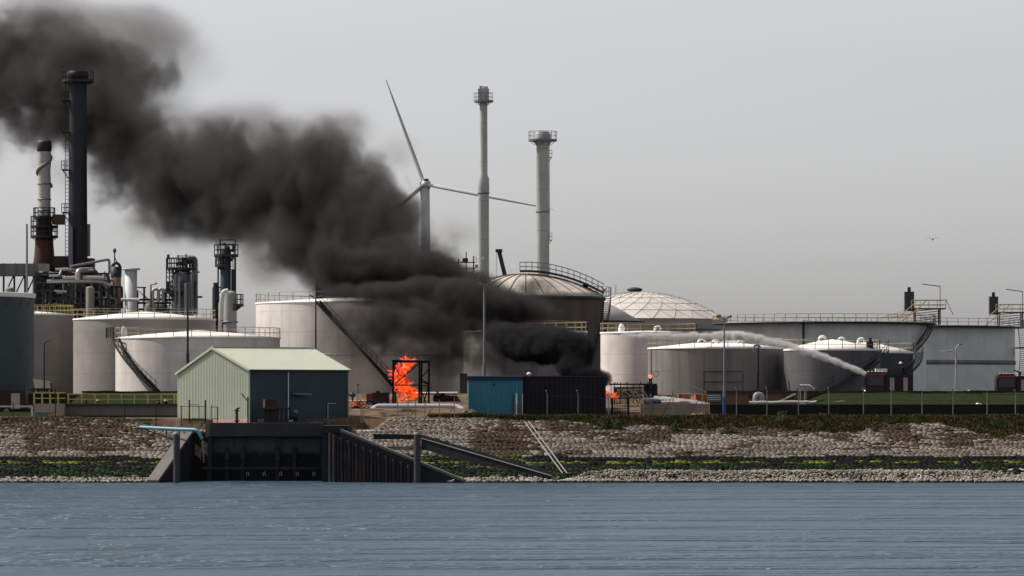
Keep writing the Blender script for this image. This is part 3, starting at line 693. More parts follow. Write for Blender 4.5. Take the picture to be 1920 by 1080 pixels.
m.build('duct', paint('duct_grey',(.17,.17,.165),.7,streak=.4,dirt=(.06,.06,.06)), t)
m = MB(); m.pb(72,92,495,516,Y-1,1); m.build('end_box', paint('duct_pale',(.30,.29,.26),.7,streak=.3), t)
m = MB(); m.pb(64,90,517,600,Y,3)
for px in (5,25,45): m.pb(px,px+3,517,600,Y+.5,.4); m.beam(P(px,560,Y+.5),P(px+20,518,Y+.5),.15)
m.build('support', DARK, t)
m = MB(); m.pb(-3,2,495,515,Y-.6,.5)
t = T('furnace_breeching', 'dark sloping furnace hood joining the wrapped stack to the tall chimney', 'furnace', (X(120,522),522,8.3))
m = MB(); m.pb(100,132,480,520,520,4); m.pb(163,174,484,512,520,3); m.pb(90,175,503,520,521,3); m.build('hood', paint('hood_rust',(.05,.032,.032),.8), t)
m = MB(); m.pb(95,182,520,600,522,6); m.build('furnace_body', DARK, t)
t = T('mast', 'thin plain grey mast in front of the flue duct', 'mast', (X(50.5,500),500,8.3))
MB().tube((X(50.5,500),500,8.3),(X(50.5,500),500,Z(420,500)),.16,.11,8).build('pole', STEEL, t)
# pipe rack
Y = 508
t = T('pipe_rack', 'dense tangle of silver pipes on dark steel frames below the tall chimney', 'pipework', (X(140,Y),Y,8.3))
m = MB()
for px in (66,95,125,132,152,160,190,204):
    for yy in (0,6): m.beam((X(px,Y+yy),Y+yy,8),(X(px,Y+yy),Y+yy,Z(508+rnd.random()*20,Y)),.28)
for py in (513,530,545,560,575,588):
    for yy in (0,6): m.beam(P(64,py,Y+yy),P(206,py,Y+yy),.25,.2)
for k in range(16):
    px = 66+rnd.random()*125; py = 520+rnd.random()*50; m.beam(P(px,py+18,Y),P(px+14*rnd.choice((-1,1)),py,Y),.16)
m.build('frame', DARK, t)
def pip(root, pts, r, mat=PIPE, nm='pipe'):
    out = []
    pts = [Vector(p) for p in pts]
    for i,p in enumerate(pts):
        if 0 < i < len(pts)-1:
            a = (pts[i-1]-p); b_ = (pts[i+1]-p); k = min(r*2.2, a.length*.45, b_.length*.45)
            A = p+a.normalized()*k; B = p+b_.normalized()*k
            for q in (0,.25,.5,.75,1): out.append(A.lerp(p,q).lerp(p.lerp(B,q),q))
        else: out.append(p)
    m = MB(); m.path(out, r, 8); return m.build(nm, mat, root)
pip(t, [P(88,528,506),P(120,527,506),P(190,528,506),P(207,536,506)], .24)
pip(t, [P(92,517,506),P(112,517,506),P(115,505,507),P(175,507,507)], .15)
pip(t, [P(146,526,506),P(146,507,506),P(175,506,508)], .34)
pip(t, [P(104,506,507),P(128,505,507)], .22); pip(t, [P(118,521,506),P(145,521,506)], .2); pip(t, [P(157,521,506),P(195,522,506)], .3)
pip(t, [P(102,545,506),P(125,547,506)], .15); pip(t, [P(132,500,507),P(205,486,509),P(205,512,509)], .16, STEEL)
for k in range(80):
    px = 66+rnd.random()*135; py = 508+rnd.random()*70; l = 8+rnd.random()*30
    q = P(px,py,Y+rnd.random()*5); 
    if rnd.random() < .6: pip(t, [q, q+Vector((l/F*Y,0,0)), q+Vector((l/F*Y,0,-(1+2*rnd.random())))], .07+.12*rnd.random(), rnd.choice((PIPE,STEEL,STEEL,DARK)))
    else: pip(t, [q, q+Vector((0,0,-1-3*rnd.random())), q+Vector((l/F*Y*.6,0,-3.2))], .07+.1*rnd.random(), rnd.choice((PIPE,STEEL,DARK)))
m = MB()
m.pb(66,206,524,600,516,2)  # dark slab added behind the pipes so the gaps read darker
for k in range(60):
    px = 66+rnd.random()*136; py = 512+rnd.random()*50; w_ = 5+rnd.random()*14; m.pb(px,px+w_,py,py+6+rnd.random()*20,Y+2+rnd.random()*3,1)
m.build('equipment_backing', DARK, t)
def vessel(label, px0, px1, py0, py1, Y, mat, dome=.5, name='process_vessel', flange=False, nb=2, group=None):
    c = (px0+px1)/2; r = (px1-px0)/2/F*Y; cx = X(c,Y); zt = Z(py0,Y); zb = Z(py1,Y)
    t = T(name, label, 'vessel', (cx,Y,zb), group); m = MB()
    m.lathe(cx,Y,[(r,zb),(r,zt-r*dome)]+[(r*math.cos(R(k*15)) if k < 6 else .01, zt-r*dome+r*dome*math.sin(R(k*15))) for k in range(1,7)], 28); m.build('shell', mat, t)
    for k in range(nb):
        z_ = zb+(zt-r*dome-zb)*(k+.6)/(nb+.2); m = MB(); m.lathe(cx,Y,[(r,z_-.12),(r+.14,z_-.1),(r+.14,z_+.1),(r,z_+.12)],28); m.build('ring', STEEL, t)
    if flange: m = MB(); m.lathe(cx,Y,[(r,zt-.2),(r+.35,zt-.15),(r+.35,zt+.05),(r,zt+.05)],28); m.build('flange', mat, t)
    return t, cx, r, zt
v = vessel('brown rusty column with a dark top and arched pipe', 208, 227, 502, 742, 512, BROWN, .1)
m = MB(); m.lathe(v[1],512,[(v[2]+.05,Z(520,512)),(v[2]+.1,v[3]+.1),(v[2]*.6,v[3]+.12)],28); m.build('cap', DARK, v[0])
m = MB(); m.path([Vector((v[1]-v[2]*math.cos(R(a))*.8, 512, v[3]+v[2]*.9*math.sin(R(a)))) for a in range(0,181,20)], .18, 8); m.build('arched_pipe', DARK, v[0])
m = MB(); m.beam(P(215,500,512),P(215,468,512),.13); m.beam(P(215,482,512),P(221,496,512),.1); m.ellip(P(215,470,512),.2,.2,.3); m.build('vent_mast', DARK, v[0])
v = vessel('plain pale grey column with a flanged open top beside the brown column', 234, 257, 504, 742, 510, paint('pale_column',(.42,.43,.45),.6,streak=.12), .02, flange=True, nb=1)
vessel('short cream vessel with domed cap among the pipes', 161, 177, 537, 742, 504, paint('cream_vessel',(.17,.165,.13),.6,streak=.3), .35)
vessel('small dark-topped vessel at the far left beyond the teal tank', 9, 27, 538, 742, 515, paint('vessel_far',(.25,.24,.22),.7,streak=.4), .5)
v = vessel('low fat domed drum in front of the scaffolded tower', 274, 318, 567, 742, 516, paint('drum_dark',(.12,.11,.10),.7,streak=.4), .9, nb=1)
m = MB(); m.ellip(P(281,577,514), .75, .7, .95); m.tube(P(281,577,514), P(281,610,514), .75, n=16); m.build('side_drum', paint('drum_pale',(.42,.38,.33),.7), v[0])
# low pipe bridge between columns and scaffolded tower
t = T('pipe_bridge', 'low dark pipe bridge with white gooseneck vents beside the scaffolded tower', 'pipework', (X(290,514),514,8.3))
m = MB()
for px in (258,270,283,296,310,326): m.beam(P(px,540+rnd.random()*12,514),P(px,742,514),.2)
for py in (562,568,580): m.beam(P(257,py,514),P(330,py,514),.25)
m.beam(P(256,539,514),P(274,539,514),.14); m.beam(P(271,539,514),P(271,560,514),.14)
for k in range(16): px = 258+rnd.random()*68; py = 545+rnd.random()*15; m.beam(P(px,py,514),P(px+8,py+(0 if k%2 else 8),514),.09)
m.build('frame', DARK, t)
pip(t, [P(227,562,506),P(262,562,506)], .2, PIPEW)
for px in (286,297,306):
    c_ = P(px,548,513); m = MB(); m.path([c_+Vector((0,0,-1.2)), c_]+[c_+Vector((.4-.4*math.cos(R(a)),0,.4*math.sin(R(a)))) for a in range(20,190,20)], .2, 8); m.build('gooseneck_vent', PIPEW, t)
# scaffolded tower unit
Y = 512; t = T('reactor_tower', 'squat grey reactor tower wrapped in scaffolding and pipes', 'tower', (X(343,Y),Y,8.3))
m = MB(); lathepx(m, 341, Y, [(20,742),(20,520),(17,511),(10,506),(1,505)], 28); m.build('vessel_shell', paint('reactor_grey',(.15,.16,.17),.6,streak=.5,dirt=(.05,.05,.06)), t)
disc_platform(t, X(339,Y), Y, 10/F*Y, 27/F*Y, Z(503,Y), mat=DARK, n=16, w=.11)
disc_platform(t, X(341,Y), Y, 18/F*Y, 27/F*Y, Z(548,Y), mat=DARK, n=16, w=.11)
m = MB()
for px in (312,318,324): 
    m.beam(P(px,500,Y-2),P(px,742,Y-2),.12)
for py in range(510,600,9): m.beam(P(312,py,Y-2),P(324,py,Y-2),.09); m.beam(P(312,py,Y-2),P(324,py+9,Y-2),.07)
for px,py in ((334,478),(342,482),(349,476),(356,484),(338,488)): m.beam(P(px,py,Y),P(px,504,Y),.14)
for py in (480,487,494): m.beam(P(332,py,Y),P(360,py,Y),.1)
for k in range(18): px=330+rnd.random()*30; py=482+rnd.random()*18; m.pb(px,px+2+rnd.random()*4,py,py+3+rnd.random()*4,Y-.5+rnd.random(),.6)
m.beam(P(313,503,Y-2),P(314,488,Y-2),.12); m.pb(313,318,477,486,Y-2,.2)
m.build('scaffold', DARK, t)
pip(t, [P(352,484,Y),P(366,484,Y),P(366,590,Y)], .32, STEEL)
for px in (329,336,348,355,360): pip(t, [P(px,512+rnd.random()*20,Y-2.2), P(px,600,Y-2.2)], .13+.07*rnd.random(), rnd.choice((PIPE,STEEL)))
m = MB(); m.pb(366,378,555,558,Y,1.5); m.build('side_balcony', DARK, t)
# tall fractionating tower
Y = 506; t = T('fractionating_tower', 'tall dark blue-black process tower with railed landings beside the scaffolded reactor', 'tower', (X(424,Y),Y,8.3))
m = MB(); lathepx(m, 423, Y, [(10,742),(10,470),(7,462),(1,460)], 24); m.build('column', paint('tower_navy',(.03,.04,.06),.6), t)
m = MB(); m.tube(P(438,505,Y),P(438,742,Y),.28); m.tube(P(441,478,Y),P(441,742,Y),.12); m.tube(P(409,500,Y-1),P(409,742,Y-1),.1); m.tube(P(404.5,530,Y-1),P(404.5,742,Y-1),.3); m.build('riser_pipe', DARK, t)
m = MB()
for px in (413,441):
    m.beam(P(px,450,Y-1),P(px,500,Y-1),.14); m.beam(P(px,450,Y+1.5),P(px,500,Y+1.5),.14)
for py in (450,458,468): m.beam(P(410,py,Y-1),P(442,py,Y-1),.12)
for k in range(10): px=414+rnd.random()*22; m.pb(px,px+4,453+rnd.random()*20,472,Y,.6)
m.build('head_frame', DARK, t)
for py, a0, a1, r_ in ((478,0,360,22),(497,90,270,20),(558,110,250,25),(578,110,250,25),(596,110,250,24),(612,110,250,24)):
    disc_platform(t, X(424,Y), Y, 9/F*Y, r_/F*Y, Z(py,Y), a0, a1, DARK, n=8, w=.1)
m = MB()
for py in range(485,640,5): m.beam(P(432,py,Y-1),P(437,py,Y-1),.07)
for px in (432,437): m.beam(P(px,485,Y-1),P(px,640,Y-1),.07)
m.build('ladder', DARK, t)
v = vessel('grey round-topped vessel in front of the tall dark tower', 419, 444, 545, 742, 502, paint('vessel_grey',(.26,.27,.27),.6,streak=.4,dirt=(.12,.12,.12)), .55)
pip(v[0], [P(415,600,500),P(415,570,500),P(418,547,500),P(428,545,500)], .28, PIPEW); pip(v[0], [P(413,640,500),P(413,568,500)], .2, PIPEW)
disc_platform(v[0], v[1], 502, v[2], v[2]+.75, Z(571,502), -60, 60, DARK, n=5, w=.09)
# dark works seen through the smoke
def works(label, px0, px1, py0, Y, seed):
    rr = random.Random(seed); t = T('process_unit', label, 'tower', (X((px0+px1)/2,Y),Y,8.3), 'process towers inside the smoke')
    m = MB(); w = px1-px0
    for k in range(5):
        a = px0+w*k/5; m.pb(a, a+w/5*.9, py0+rr.random()*30, 742, Y+rr.random()*3, 2.5)
    m.build('vessels', paint('smoky_steel',(.10,.10,.105),.8), t); m = MB()
    for k in range(6):
        a = px0+w*k/5; m.beam(P(a,py0-4-rr.random()*8,Y-1),P(a,742,Y-1),.16)
    for k in range(7): py = py0+k*11; m.beam(P(px0-3,py,Y-1),P(px1+3,py,Y-1),.14); 
    for k in range(8): a = px0+rr.random()*w; m.beam(P(a,py0+40,Y-1),P(a+12,py0+18,Y-1),.1)
    m.build('steel_frame', DARK, t); m = MB(); m.beam(P(px0+w*.8,py0,Y),P(px0+w*.8,py0-20,Y),.14); m.pb(px0+w*.7,px0+w*.85,py0-8,py0,Y,.8); m.build('vent_mast', DARK, t)
works('dark process tower block veiled by smoke left of the turbine tower', 593, 655, 470, 560, 1)
works('dark process block veiled by smoke between turbine tower and tallest pale stack', 818, 888, 492, 560, 2)

# ---------------------------------------------------------------- lamps
def lamp(px, ptop, pbase, Y, label, arms, thick=.1, col=DARK, head='flood', group='lamp posts', base=None):
    z0 = Z(pbase,Y) if base is None else base; x = X(px,Y); zt = Z(ptop,Y)
    t = T('lamp_post', label, 'lamp post', (x,Y,z0), group)
    m = MB(); m.tube((x,Y,z0),(x,Y,z0+(zt-z0)*.35),thick*1.5,thick*1.4,8); m.tube((x,Y,z0+(zt-z0)*.35),(x,Y,zt),thick,thick*.7,8); m.build('pole', col, t)
    for (dx, dz, L) in arms:
        m = MB(); q = P(px+dx, ptop-dz, Y)
        m.beam((x,Y,zt),q,.09); a = m.build('arm', col, t)
        h = MB(); e = q+Vector((L/F*Y, 0, .1 if head == 'street' else .18)); h.beam(q, e, .28 if head == 'flood' else .22, .2 if head == 'flood' else .12); h.build('lamp_head', LAMPG if head == 'street' else STEEL, t)
    return t
lamp(352, 513, 742, 440, 'tall dark twin-floodlight mast in front of the white tank, behind the pump house', [(-6,0,-10),(6,0,8),(10,0,12)], .12, base=8.2)
lamp(592, 560, 742, 440, 'tall dark twin-floodlight mast at the lit side of the largest tank', [(-4,3,-7),(4,3,8)], .1, base=8.2)
lamp(908, 535, 742, 430, 'tall grey twin-floodlight mast rising behind the blue shed', [(-4,2,-9),(4,2,9)], .13, STEEL, base=7)
t = lamp(1358, 598, 778, 417, 'tall twin-floodlight mast with blue foot standing in front of the black wall', [(-5,2,-10),(5,2,9)], .1, STEEL, base=5.7)
m = MB(); m.tube((X(1358,417),417,5.7),(X(1358,417),417,Z(745,417)),.17,n=10); m.build('sleeve', paint('blue_sleeve',(.02,.06,.2),.5), t)
m = MB(); m.pb(1346,1352,590,597,416.8,.3); m.build('control_box', ORANGE, t)
t = T('lamp_post', 'slim curved street lamp in front of the cream tanks at the left', 'lamp post', (X(83,446),446,8.3), 'lamp posts')
c_ = P(83,648,446); m = MB(); m.path([(c_.x,446,8.3), c_, c_+Vector((.1,0,.35)), c_+Vector((.35,0,.55)), P(93,637,446)], .07, 8); m.build('pole', DARK, t)
m = MB(); m.beam(P(92,637,446),P(97,637,446),.2,.1); m.build('lamp_head', STEEL, t)
t = T('lamp_post', 'pair of grey street lamps in front of the right tanks, heads facing opposite ways', 'lamp post', (X(1793,446),446,8.4), 'lamp posts')
m = MB(); c_ = P(1792.5,658,446); m.path([(X(1793.5,446),446,8.4), c_, c_+Vector((.05,0,.35)), c_+Vector((.3,0,.65)), P(1800,645.5,446)], .075, 8); m.build('pole', RAIL, t)
m = MB(); m.beam(P(1798,645.5,446),P(1804,645.5,446),.22,.1); m.build('lamp_head', STEEL, t)
m = MB(); c_ = P(1791,661,446.4); m.path([(X(1790.5,446),446.4,8.4), P(1792,680,446.4), c_, c_-Vector((.2,0,-.1)), P(1775,658,446.4)], .06, 8); m.build('pole', RAIL, t)
m = MB(); m.beam(P(1775,658,446.4),P(1765,657.5,446.4),.22,.1); m.build('lamp_head', WHITE, t)
t = lamp(1221, 655, 742, 446, 'thin mast with red signal lamp and wire loops beside the slender white tank', [], .06, base=8.3)
m = MB(); 
for px0,px1 in ((1216,1219),(1219,1217),(1224,1220),(1217,1223)): m.beam(P(px0+(0 if px0<1220 else 2),740,446),P(px1,706,446),.12)
m.build('tripod', DARK, t); m = MB(); m.ellip(P(1219,706,445.6),.22,.2,.22); m.build('signal_lamp', glow('signal',(.9,.25,.15),.9), t)
m = MB(); c_=P(1230,701,446); m.path([c_+Vector((.3*math.cos(R(a)),0,.3*math.sin(R(a)))) for a in range(0,361,30)], .025, 5); m.build('wire_loop', DARK, t)
t = lamp(283, 534, 742, 500, 'dark bracket lamp post left of the scaffolded reactor', [(8,1,3)], .12, base=8.3)
# slim lamps on tanks belong to the tanks
for root, px, y0, y1, Yq in ((tJ[0],1646,658,630,463),(tK[0],1716,664,634,479),(tD[0],222,633,612,468)):
    m = MB(); m.beam(P(px,y0,Yq),P(px,y1,Yq),.08); m.beam(P(px,y1,Yq),P(px-9 if px > 1000 else px-2,y1-5,Yq),.12); m.build('lamp_arm', RAIL, root)

# ---------------------------------------------------------------- pump house
Yc = 413.0; FL = P(467, 790, Yc); zf = 5.3
xFL, yFL = X(467,Yc), Yc; yBL = 420.6; xBL = X(333,yBL); yFR = 420.5; xFR = X(652,yFR)
xBR, yBR = xFR+(xBL-xFL), yFR+(yBL-yFL)
zE = Z(692,Yc); zB = Z(700,yBL); mx, my = (xFL+xBL)/2, (yFL+yBL)/2; zR = Z(652,my); mxr, myr = (xFR+xBR)/2, (yFR+yBR)/2
t = T('pump_house', 'pale green corrugated pump house with a low gabled roof on the quay', 'building', (mx,my,zf))
FLv, BLv, FRv, BRv = Vector((xFL,yFL,0)), Vector((xBL,yBL,0)), Vector((xFR,yFR,0)), Vector((xBR,yBR,0))
def vz(v, z): return Vector((v.x, v.y, z))
def corr(m, A, B, zb0, zb1, ztf, n, depth, out, zbf=None):
    # vertical trapezoidal cladding from A to B, top height given by function of t
    d = out.normalized()*depth; pts = []
    for i in range(n):
        for f, o in ((0,0),(.25,0),(.38,1),(.62,1),(.75,0)):
            t_ = (i+f)/n; pts.append((t_, o))
    pts.append((1,0)); V = []; Fc = []
    for t_, o in pts:
        q = A.lerp(B, t_)+d*o; V += [vz(q, zb0+(zb1-zb0)*t_), vz(q, ztf(t_))]
    for i in range(len(pts)-1): Fc.append((2*i, 2*i+2, 2*i+3, 2*i+1))
    m.add(V, Fc)
gout = Vector((-(yBL-yFL), (xBL-xFL), 0)); gout = -gout if gout.x > 0 else gout
fout = Vector(((yFR-yFL), -(xFR-xFL), 0))
m = MB(); corr(m, BLv, FLv, zf+.35, zf+.75, lambda q: (zB+(zR-zB)*q*2) if q < .5 else (zR+(zE-zR)*(q-.5)*2), 46, .035, gout); m.build('gable_wall', GREENC, t)
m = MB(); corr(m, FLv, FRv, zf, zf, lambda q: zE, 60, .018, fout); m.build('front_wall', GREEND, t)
m = MB(); corr(m, FRv, BRv, zf, zf, lambda q: (zE+(zR-zE)*q*2) if q < .5 else (zR+(zB-zR)*(q-.5)*2), 24, .07, -gout); corr(m, BRv, BLv, zf, zf, lambda q: zB, 40, .05, -fout); m.build('rear_wall', GREENC, t)
m = MB(); m.hexa([vz(BLv,zf-1.5),vz(FLv,zf-1.5),vz(FLv,zf-1.5)-gout.normalized()*.3,vz(BLv,zf-1.5)-gout.normalized()*.3],[vz(BLv,zf+.35)+gout.normalized()*.02,vz(FLv,zf+.74)+gout.normalized()*.02,vz(FLv,zf+.75)-gout.normalized()*.3,vz(BLv,zf+.35)-gout.normalized()*.3]); m.build('plinth', PINK, t)
# roof: two corrugated slopes with overhang
def slope(m, A0, A1, B0, B1, n, d):
    V = []; Fc = []; nrm = (A1-A0).cross(B0-A0).normalized(); nrm = nrm if nrm.z > 0 else -nrm; pts = []
    for i in range(n):
        for f, o in ((0,0),(.3,0),(.42,1),(.62,1),(.74,0)): pts.append(((i+f)/n, o))
    pts.append((1,0))
    for q, o in pts: V += [A0.lerp(A1,q)+nrm*d*o, B0.lerp(B1,q)+nrm*d*o]
    for i in range(len(pts)-1): Fc.append((2*i,2*i+2,2*i+3,2*i+1))
    k = len(V); V2 = [v-nrm*.05 for v in V]; m.add(V+V2, Fc+[tuple(j+k for j in reversed(f)) for f in Fc]+[(2*i,2*i+k,2*i+2+k,2*i+2) for i in range(len(pts)-1)])
ux = (FRv-FLv).normalized(); fo = fout.normalized()
ridL, ridR = Vector((mx,my,zR))-ux*.15, Vector((mxr,myr,zR))+ux*.15
k_ = (zR-zE)/((FLv-Vector((mx,my,0))).length); kb = (zR-zB)/((FLv-Vector((mx,my,0))).length)
m = MB(); slope(m, vz(FLv,zE+.03)-ux*.15+fo*.25-Vector((0,0,.25*k_)), vz(FRv,zE+.03)+ux*.15+fo*.25-Vector((0,0,.25*k_)), ridL+Vector((0,0,.03)), ridR+Vector((0,0,.03)), 42, .07); 
slope(m, vz(BLv,zB+.03)-ux*.15-fo*.2-Vector((0,0,.2*kb)), vz(BRv,zB+.03)+ux*.15-fo*.2-Vector((0,0,.2*kb)), ridL+Vector((0,0,.03)), ridR+Vector((0,0,.03)), 42, .07)
rf = m.build('roof', GREENR, t)
m = MB(); m.beam(ridL+Vector((0,0,.08)), ridR+Vector((0,0,.08)), .4, .08); m.build('ridge_cap', GREENR, rf)
for e0, e1 in (((vz(FLv,zE)-ux*.17+fo*.25-Vector((0,0,.1))), ridL-Vector((0,0,.02))), ((vz(BLv,zB)-ux*.17-fo*.2-Vector((0,0,.1))), ridL-Vector((0,0,.02))), ((vz(FRv,zE)+ux*.17+fo*.25-Vector((0,0,.1))), ridR-Vector((0,0,.02)))):
    m = MB(); m.beam(e0, e1, .06, .22); m.build('verge_trim', GREENC, rf)
m = MB(); m.beam(vz(FLv,zE-.12)+fo*.2, vz(FRv,zE-.12)+fo*.2, .16, .16); m.build('gutter', DARK, t)
m = MB(); q_ = FLv+fo*.12-ux*.02; m.tube(vz(q_,zf),vz(q_,zE),.06); m.build('corner_trim', RAIL, t)
m = MB(); q_ = FRv+fo*.12; m.tube(vz(q_,zf),vz(q_,zE-.1),.06); m.build('downpipe', RAIL, t)
q_ = FLv.lerp(FRv,.385)+fo*.15; m = MB(); m.tube(vz(q_,zf+.6),vz(q_,zE-.3),.05); m.build('conduit', WHITE, t)
q_ = FLv.lerp(FRv,.79)+fo*.1; m = MB(); m.beam(vz(q_,zf+.2),vz(q_,zf+2.1),.1); m.beam(vz(q_,zf+2.1),vz(q_+ux*1.0,zf+2.1),.08); m.beam(vz(q_,zf+.25),vz(q_+ux*1.0,zf+.25),.08); m.build('door_frame', RAIL, t)
m = MB(); q2 = q_+ux*.05; m.hexa([vz(q2,zf+.28),vz(q2+ux*.95,zf+.28),vz(q2+ux*.95-fo*.08,zf+.28),vz(q2-fo*.08,zf+.28)],[vz(q2,zf+2.05),vz(q2+ux*.95,zf+2.05),vz(q2+ux*.95-fo*.08,zf+2.05),vz(q2-fo*.08,zf+2.05)]); m.build('door', GREEND, t)
q_ = FLv.lerp(FRv,.42)+fo*.2; m = MB(); m.hexa([vz(q_,zf+3.05),vz(q_+ux*1.9,zf+3.05),vz(q_+ux*1.9+fo*.7,zf+2.95),vz(q_+fo*.7,zf+2.95)],[vz(q_,zf+3.12),vz(q_+ux*1.9,zf+3.12),vz(q_+ux*1.9+fo*.7,zf+3.02),vz(q_+fo*.7,zf+3.02)]); m.build('canopy', STEEL, t)

# ---------------------------------------------------------------- quay
t = T('quay', 'dark concrete intake quay under the pump house, open to the river', 'quay', (X(500,410),410,0))
m = MB(); m.pb(394,604,793,818,409.2,14); m.build('deck', paint('deck_concrete', (.045,.048,.05), .9, streak=.3, dirt=(.03,.03,.03)), t)
m = MB(); m.pb(396,604,818,905,410.2,3); m.build('front_wall', CONCT, t)
for px in (389,600): m = MB(); m.pb(px,px+8,818,906,409.4,1.2); m.build('pier', CONCD, t)
for px in (425,455,520,552):
    m = MB(); m.pb(px-4,px+4,845,862,409.6,.6); m.pb(px-3,px+3,838,906,409.9,.3); m.build('fender', PILE, t)
m = MB(); m.pb(604,652,798,812,403,9); m.pb(604,645,812,905,403.2,9); m.build('side_block', CONCD, t)
m = MB()
for i, px in enumerate(range(620,780,7)):
    f = (872-px)/232; Yp = 399.4+3.2*f-.35-(.12 if i%2 else 0); m.tube((X(px,Yp),Yp,-2.5),(X(px,Yp),Yp,max(.9,.3+4.7*f-.75)),.19,n=6)
m.build('sheet_piling', PILE, t)
m = MB(); m.pb(380,640,876,880,409.1,.15); m.build('waling', PILE, t)
for px in range(465,780,31):
    c_ = P(px,893,409); m = MB(); m.path([c_+Vector((-.1,0,.0)), c_+Vector((-.12,-.15,.35)), c_+Vector((.02,-.2,.45)), c_+Vector((.12,-.1,.05))], .035, 6); m.build('mooring_ring', RAIL, t)
m = MB()
for k in range(24): z_ = -.2+k*.25; m.beam((X(478,409),409,z_),(X(484,409),409,z_),.05)
# wing walls
def wing(label, a, b, za, zb, w, seed):
    t = T('wing_wall', label, 'retaining wall', (a[0],a[1],0), 'sloping wing walls of the quay')
    A, B = Vector((a[0],a[1],0)), Vector((b[0],b[1],0)); d = (B-A).normalized(); s = Vector((-d.y,d.x,0))*w/2
    m = MB(); m.hexa([vz(A+s,-2.5),vz(B+s,-2.5),vz(B-s,-2.5),vz(A-s,-2.5)],[vz(A+s,za-.25),vz(B+s,zb-.25),vz(B-s,zb-.25),vz(A-s,za-.25)]); m.build('wall', CONCD, t)
    s2 = s*1.25; m = MB(); m.hexa([vz(A+s2,za-.24),vz(B+s2,zb-.24),vz(B-s2,zb-.24),vz(A-s2,za-.24)],[vz(A+s2,za),vz(B+s2,zb),vz(B-s2,zb),vz(A-s2,za)]); m.build('coping', CONC, t)
wing('sloping concrete wing wall left of the quay, rising from the water to the teal pipe', (X(286,399.4),399.4), (X(354,411),411), .25, 5.0, .9, 1)
wing('sloping dark wing wall right of the quay, running down beside the mooring pile', (X(872,399.4),399.4), (X(640,402.6),402.6), .3, 5.0, .5, 2)
a = (X(1034,400.6),400.6); b_ = (X(790,407.5),407.5)
t = T('bank_wall', 'long low slanting concrete wall crossing the stones between ladder and quay', 'retaining wall', (a[0],a[1],0))
A, B = Vector((a[0],a[1],0)), Vector((b_[0],b_[1],0)); s = Vector((.0,.35,0))
m = MB(); m.hexa([vz(A+s,-.5),vz(B+s,2),vz(B-s,2),vz(A-s,-.5)],[vz(A+s,.95),vz(B+s,4.45),vz(B-s,4.45),vz(A-s,.95)]); m.build('wall', CONCD, t)
C_ = Vector((X(700,407.5),407.5,0)); m = MB(); m.hexa([vz(B+s,4.0),vz(C_+s,4.0),vz(C_-s,4.0),vz(B-s,4.0)],[vz(B+s,4.45),vz(C_+s,4.5),vz(C_-s,4.5),vz(B-s,4.45)]); m.build('landing', CONCD, t)
m = MB(); m.beam(vz(A-s-Vector((0,.05,0)),.65), vz(B-s-Vector((0,.05,0)),4.1), .06, .08); m.build('joint_strip', RAIL, t)
def pile(px0, px1, top, Y, label):
    c = (px0+px1)/2; r = (px1-px0)/2/F*Y; t = T('mooring_pile', label, 'mooring pile', (X(c,Y),Y,-2), 'tubular mooring piles')
    MB().tube((X(c,Y),Y,-2.5),(X(c,Y),Y,Z(top,Y)),r,n=20).build('shaft', paint('pile_paint',(.04,.04,.05),.6,rust=.25,streak=.3,dirt=(.03,.03,.04)), t)
    MB().lathe(X(c,Y),Y,[(r+.03,Z(top,Y)-.15),(r+.05,Z(top,Y)+.02),(.01,Z(top,Y)+.08)],20).build('cap', STEEL, t)
pile(325,337.5,812,399.5,'thick steel mooring pile at the left wing wall under the teal pipe'); pile(776,789,812,399.5,'thick steel mooring pile standing before the right wing wall')
# teal outfall pipe
t = T('outfall_pipe', 'teal outfall pipe bending down over the left end of the quay', 'pipe', (X(330,409),409,4))
pip(t, [P(262,801,412),P(300,803,410),P(340,805,408),P(370,806,407),P(379,823,407)], .17, TEAL)
m = MB(); 
for k in range(40): c_ = P(379+rnd.random()*2+k*.05, 824+k*1.1, 407); m.ellip(c_, .02,.02,.05,5,4)
m.build('water_trickle', PIPEW, t)
for px in (290,312,345): m = MB(); m.beam(P(px,806,410),P(px,822,410),.1); m.build('bracket', RUST, t)

# things on the quay deck
zd = Z(793,409.2)+.0
t = T('floodlight', 'tilted floodlight on a short dark pole at the pump house corner', 'lamp', (X(465,411),411,zd))
m = MB(); m.tube((X(465,411),411,zd),(X(465,411),411,Z(744,411)),.07); m.build('pole', DARK, t); m = MB(); m.beam(P(463,751,411),P(453,738,411),.22,.14); m.build('lamp_head', RAIL, t); m = MB(); m.beam(P(454.5,740,410.8),P(452.5,737,410.8),.26,.18); m.build('lens', LAMPG, t)
t = T('valve_post', 'stubby dark valve post with flanges at the quay edge', 'valve', (X(444,410.5),410.5,zd))
m = MB(); m.tube((X(444,410.5),410.5,zd),(X(444,410.5),410.5,Z(766,410.5)),.14); m.build('body', paint('valve_purple',(.03,.02,.045),.6), t)
for py in (770,789): m = MB(); c_=P(444,py,410.5); m.tube(c_-Vector((0,0,.05)),c_+Vector((0,0,.05)),.28,n=12); m.build('flange', DARK, t)
m = MB(); m.tube(P(444,766,410.5),P(450,765,410.5),.08); m.build('handle', DARK, t)
t = T('generator', 'dark red generator cabinet with pale end, standing on a steel frame', 'generator', (X(505,411.5),411.5,zd))
m = MB(); m.pb(497,519,750,790,411.5,1.2); m.build('cabinet', paint('gen_red',(.035,.012,.012),.6), t)
m = MB(); m.pb(493,497,749,765,411.5,1.2); m.build('end_panel', paint('gen_pale',(.4,.25,.2),.6), t)
m = MB()
for px in (482,488,494,501): m.pb(px,px+1.4,766,791,411,.15)
m.pb(480,518,764,767.5,410.9,1.2); m.beam(P(482,771,411),P(500,790,411),.08); m.build('stand', DARK, t)
m = MB(); m.pb(483,494,786,791,411.3,.6); m.build('sack', RAIL, t)
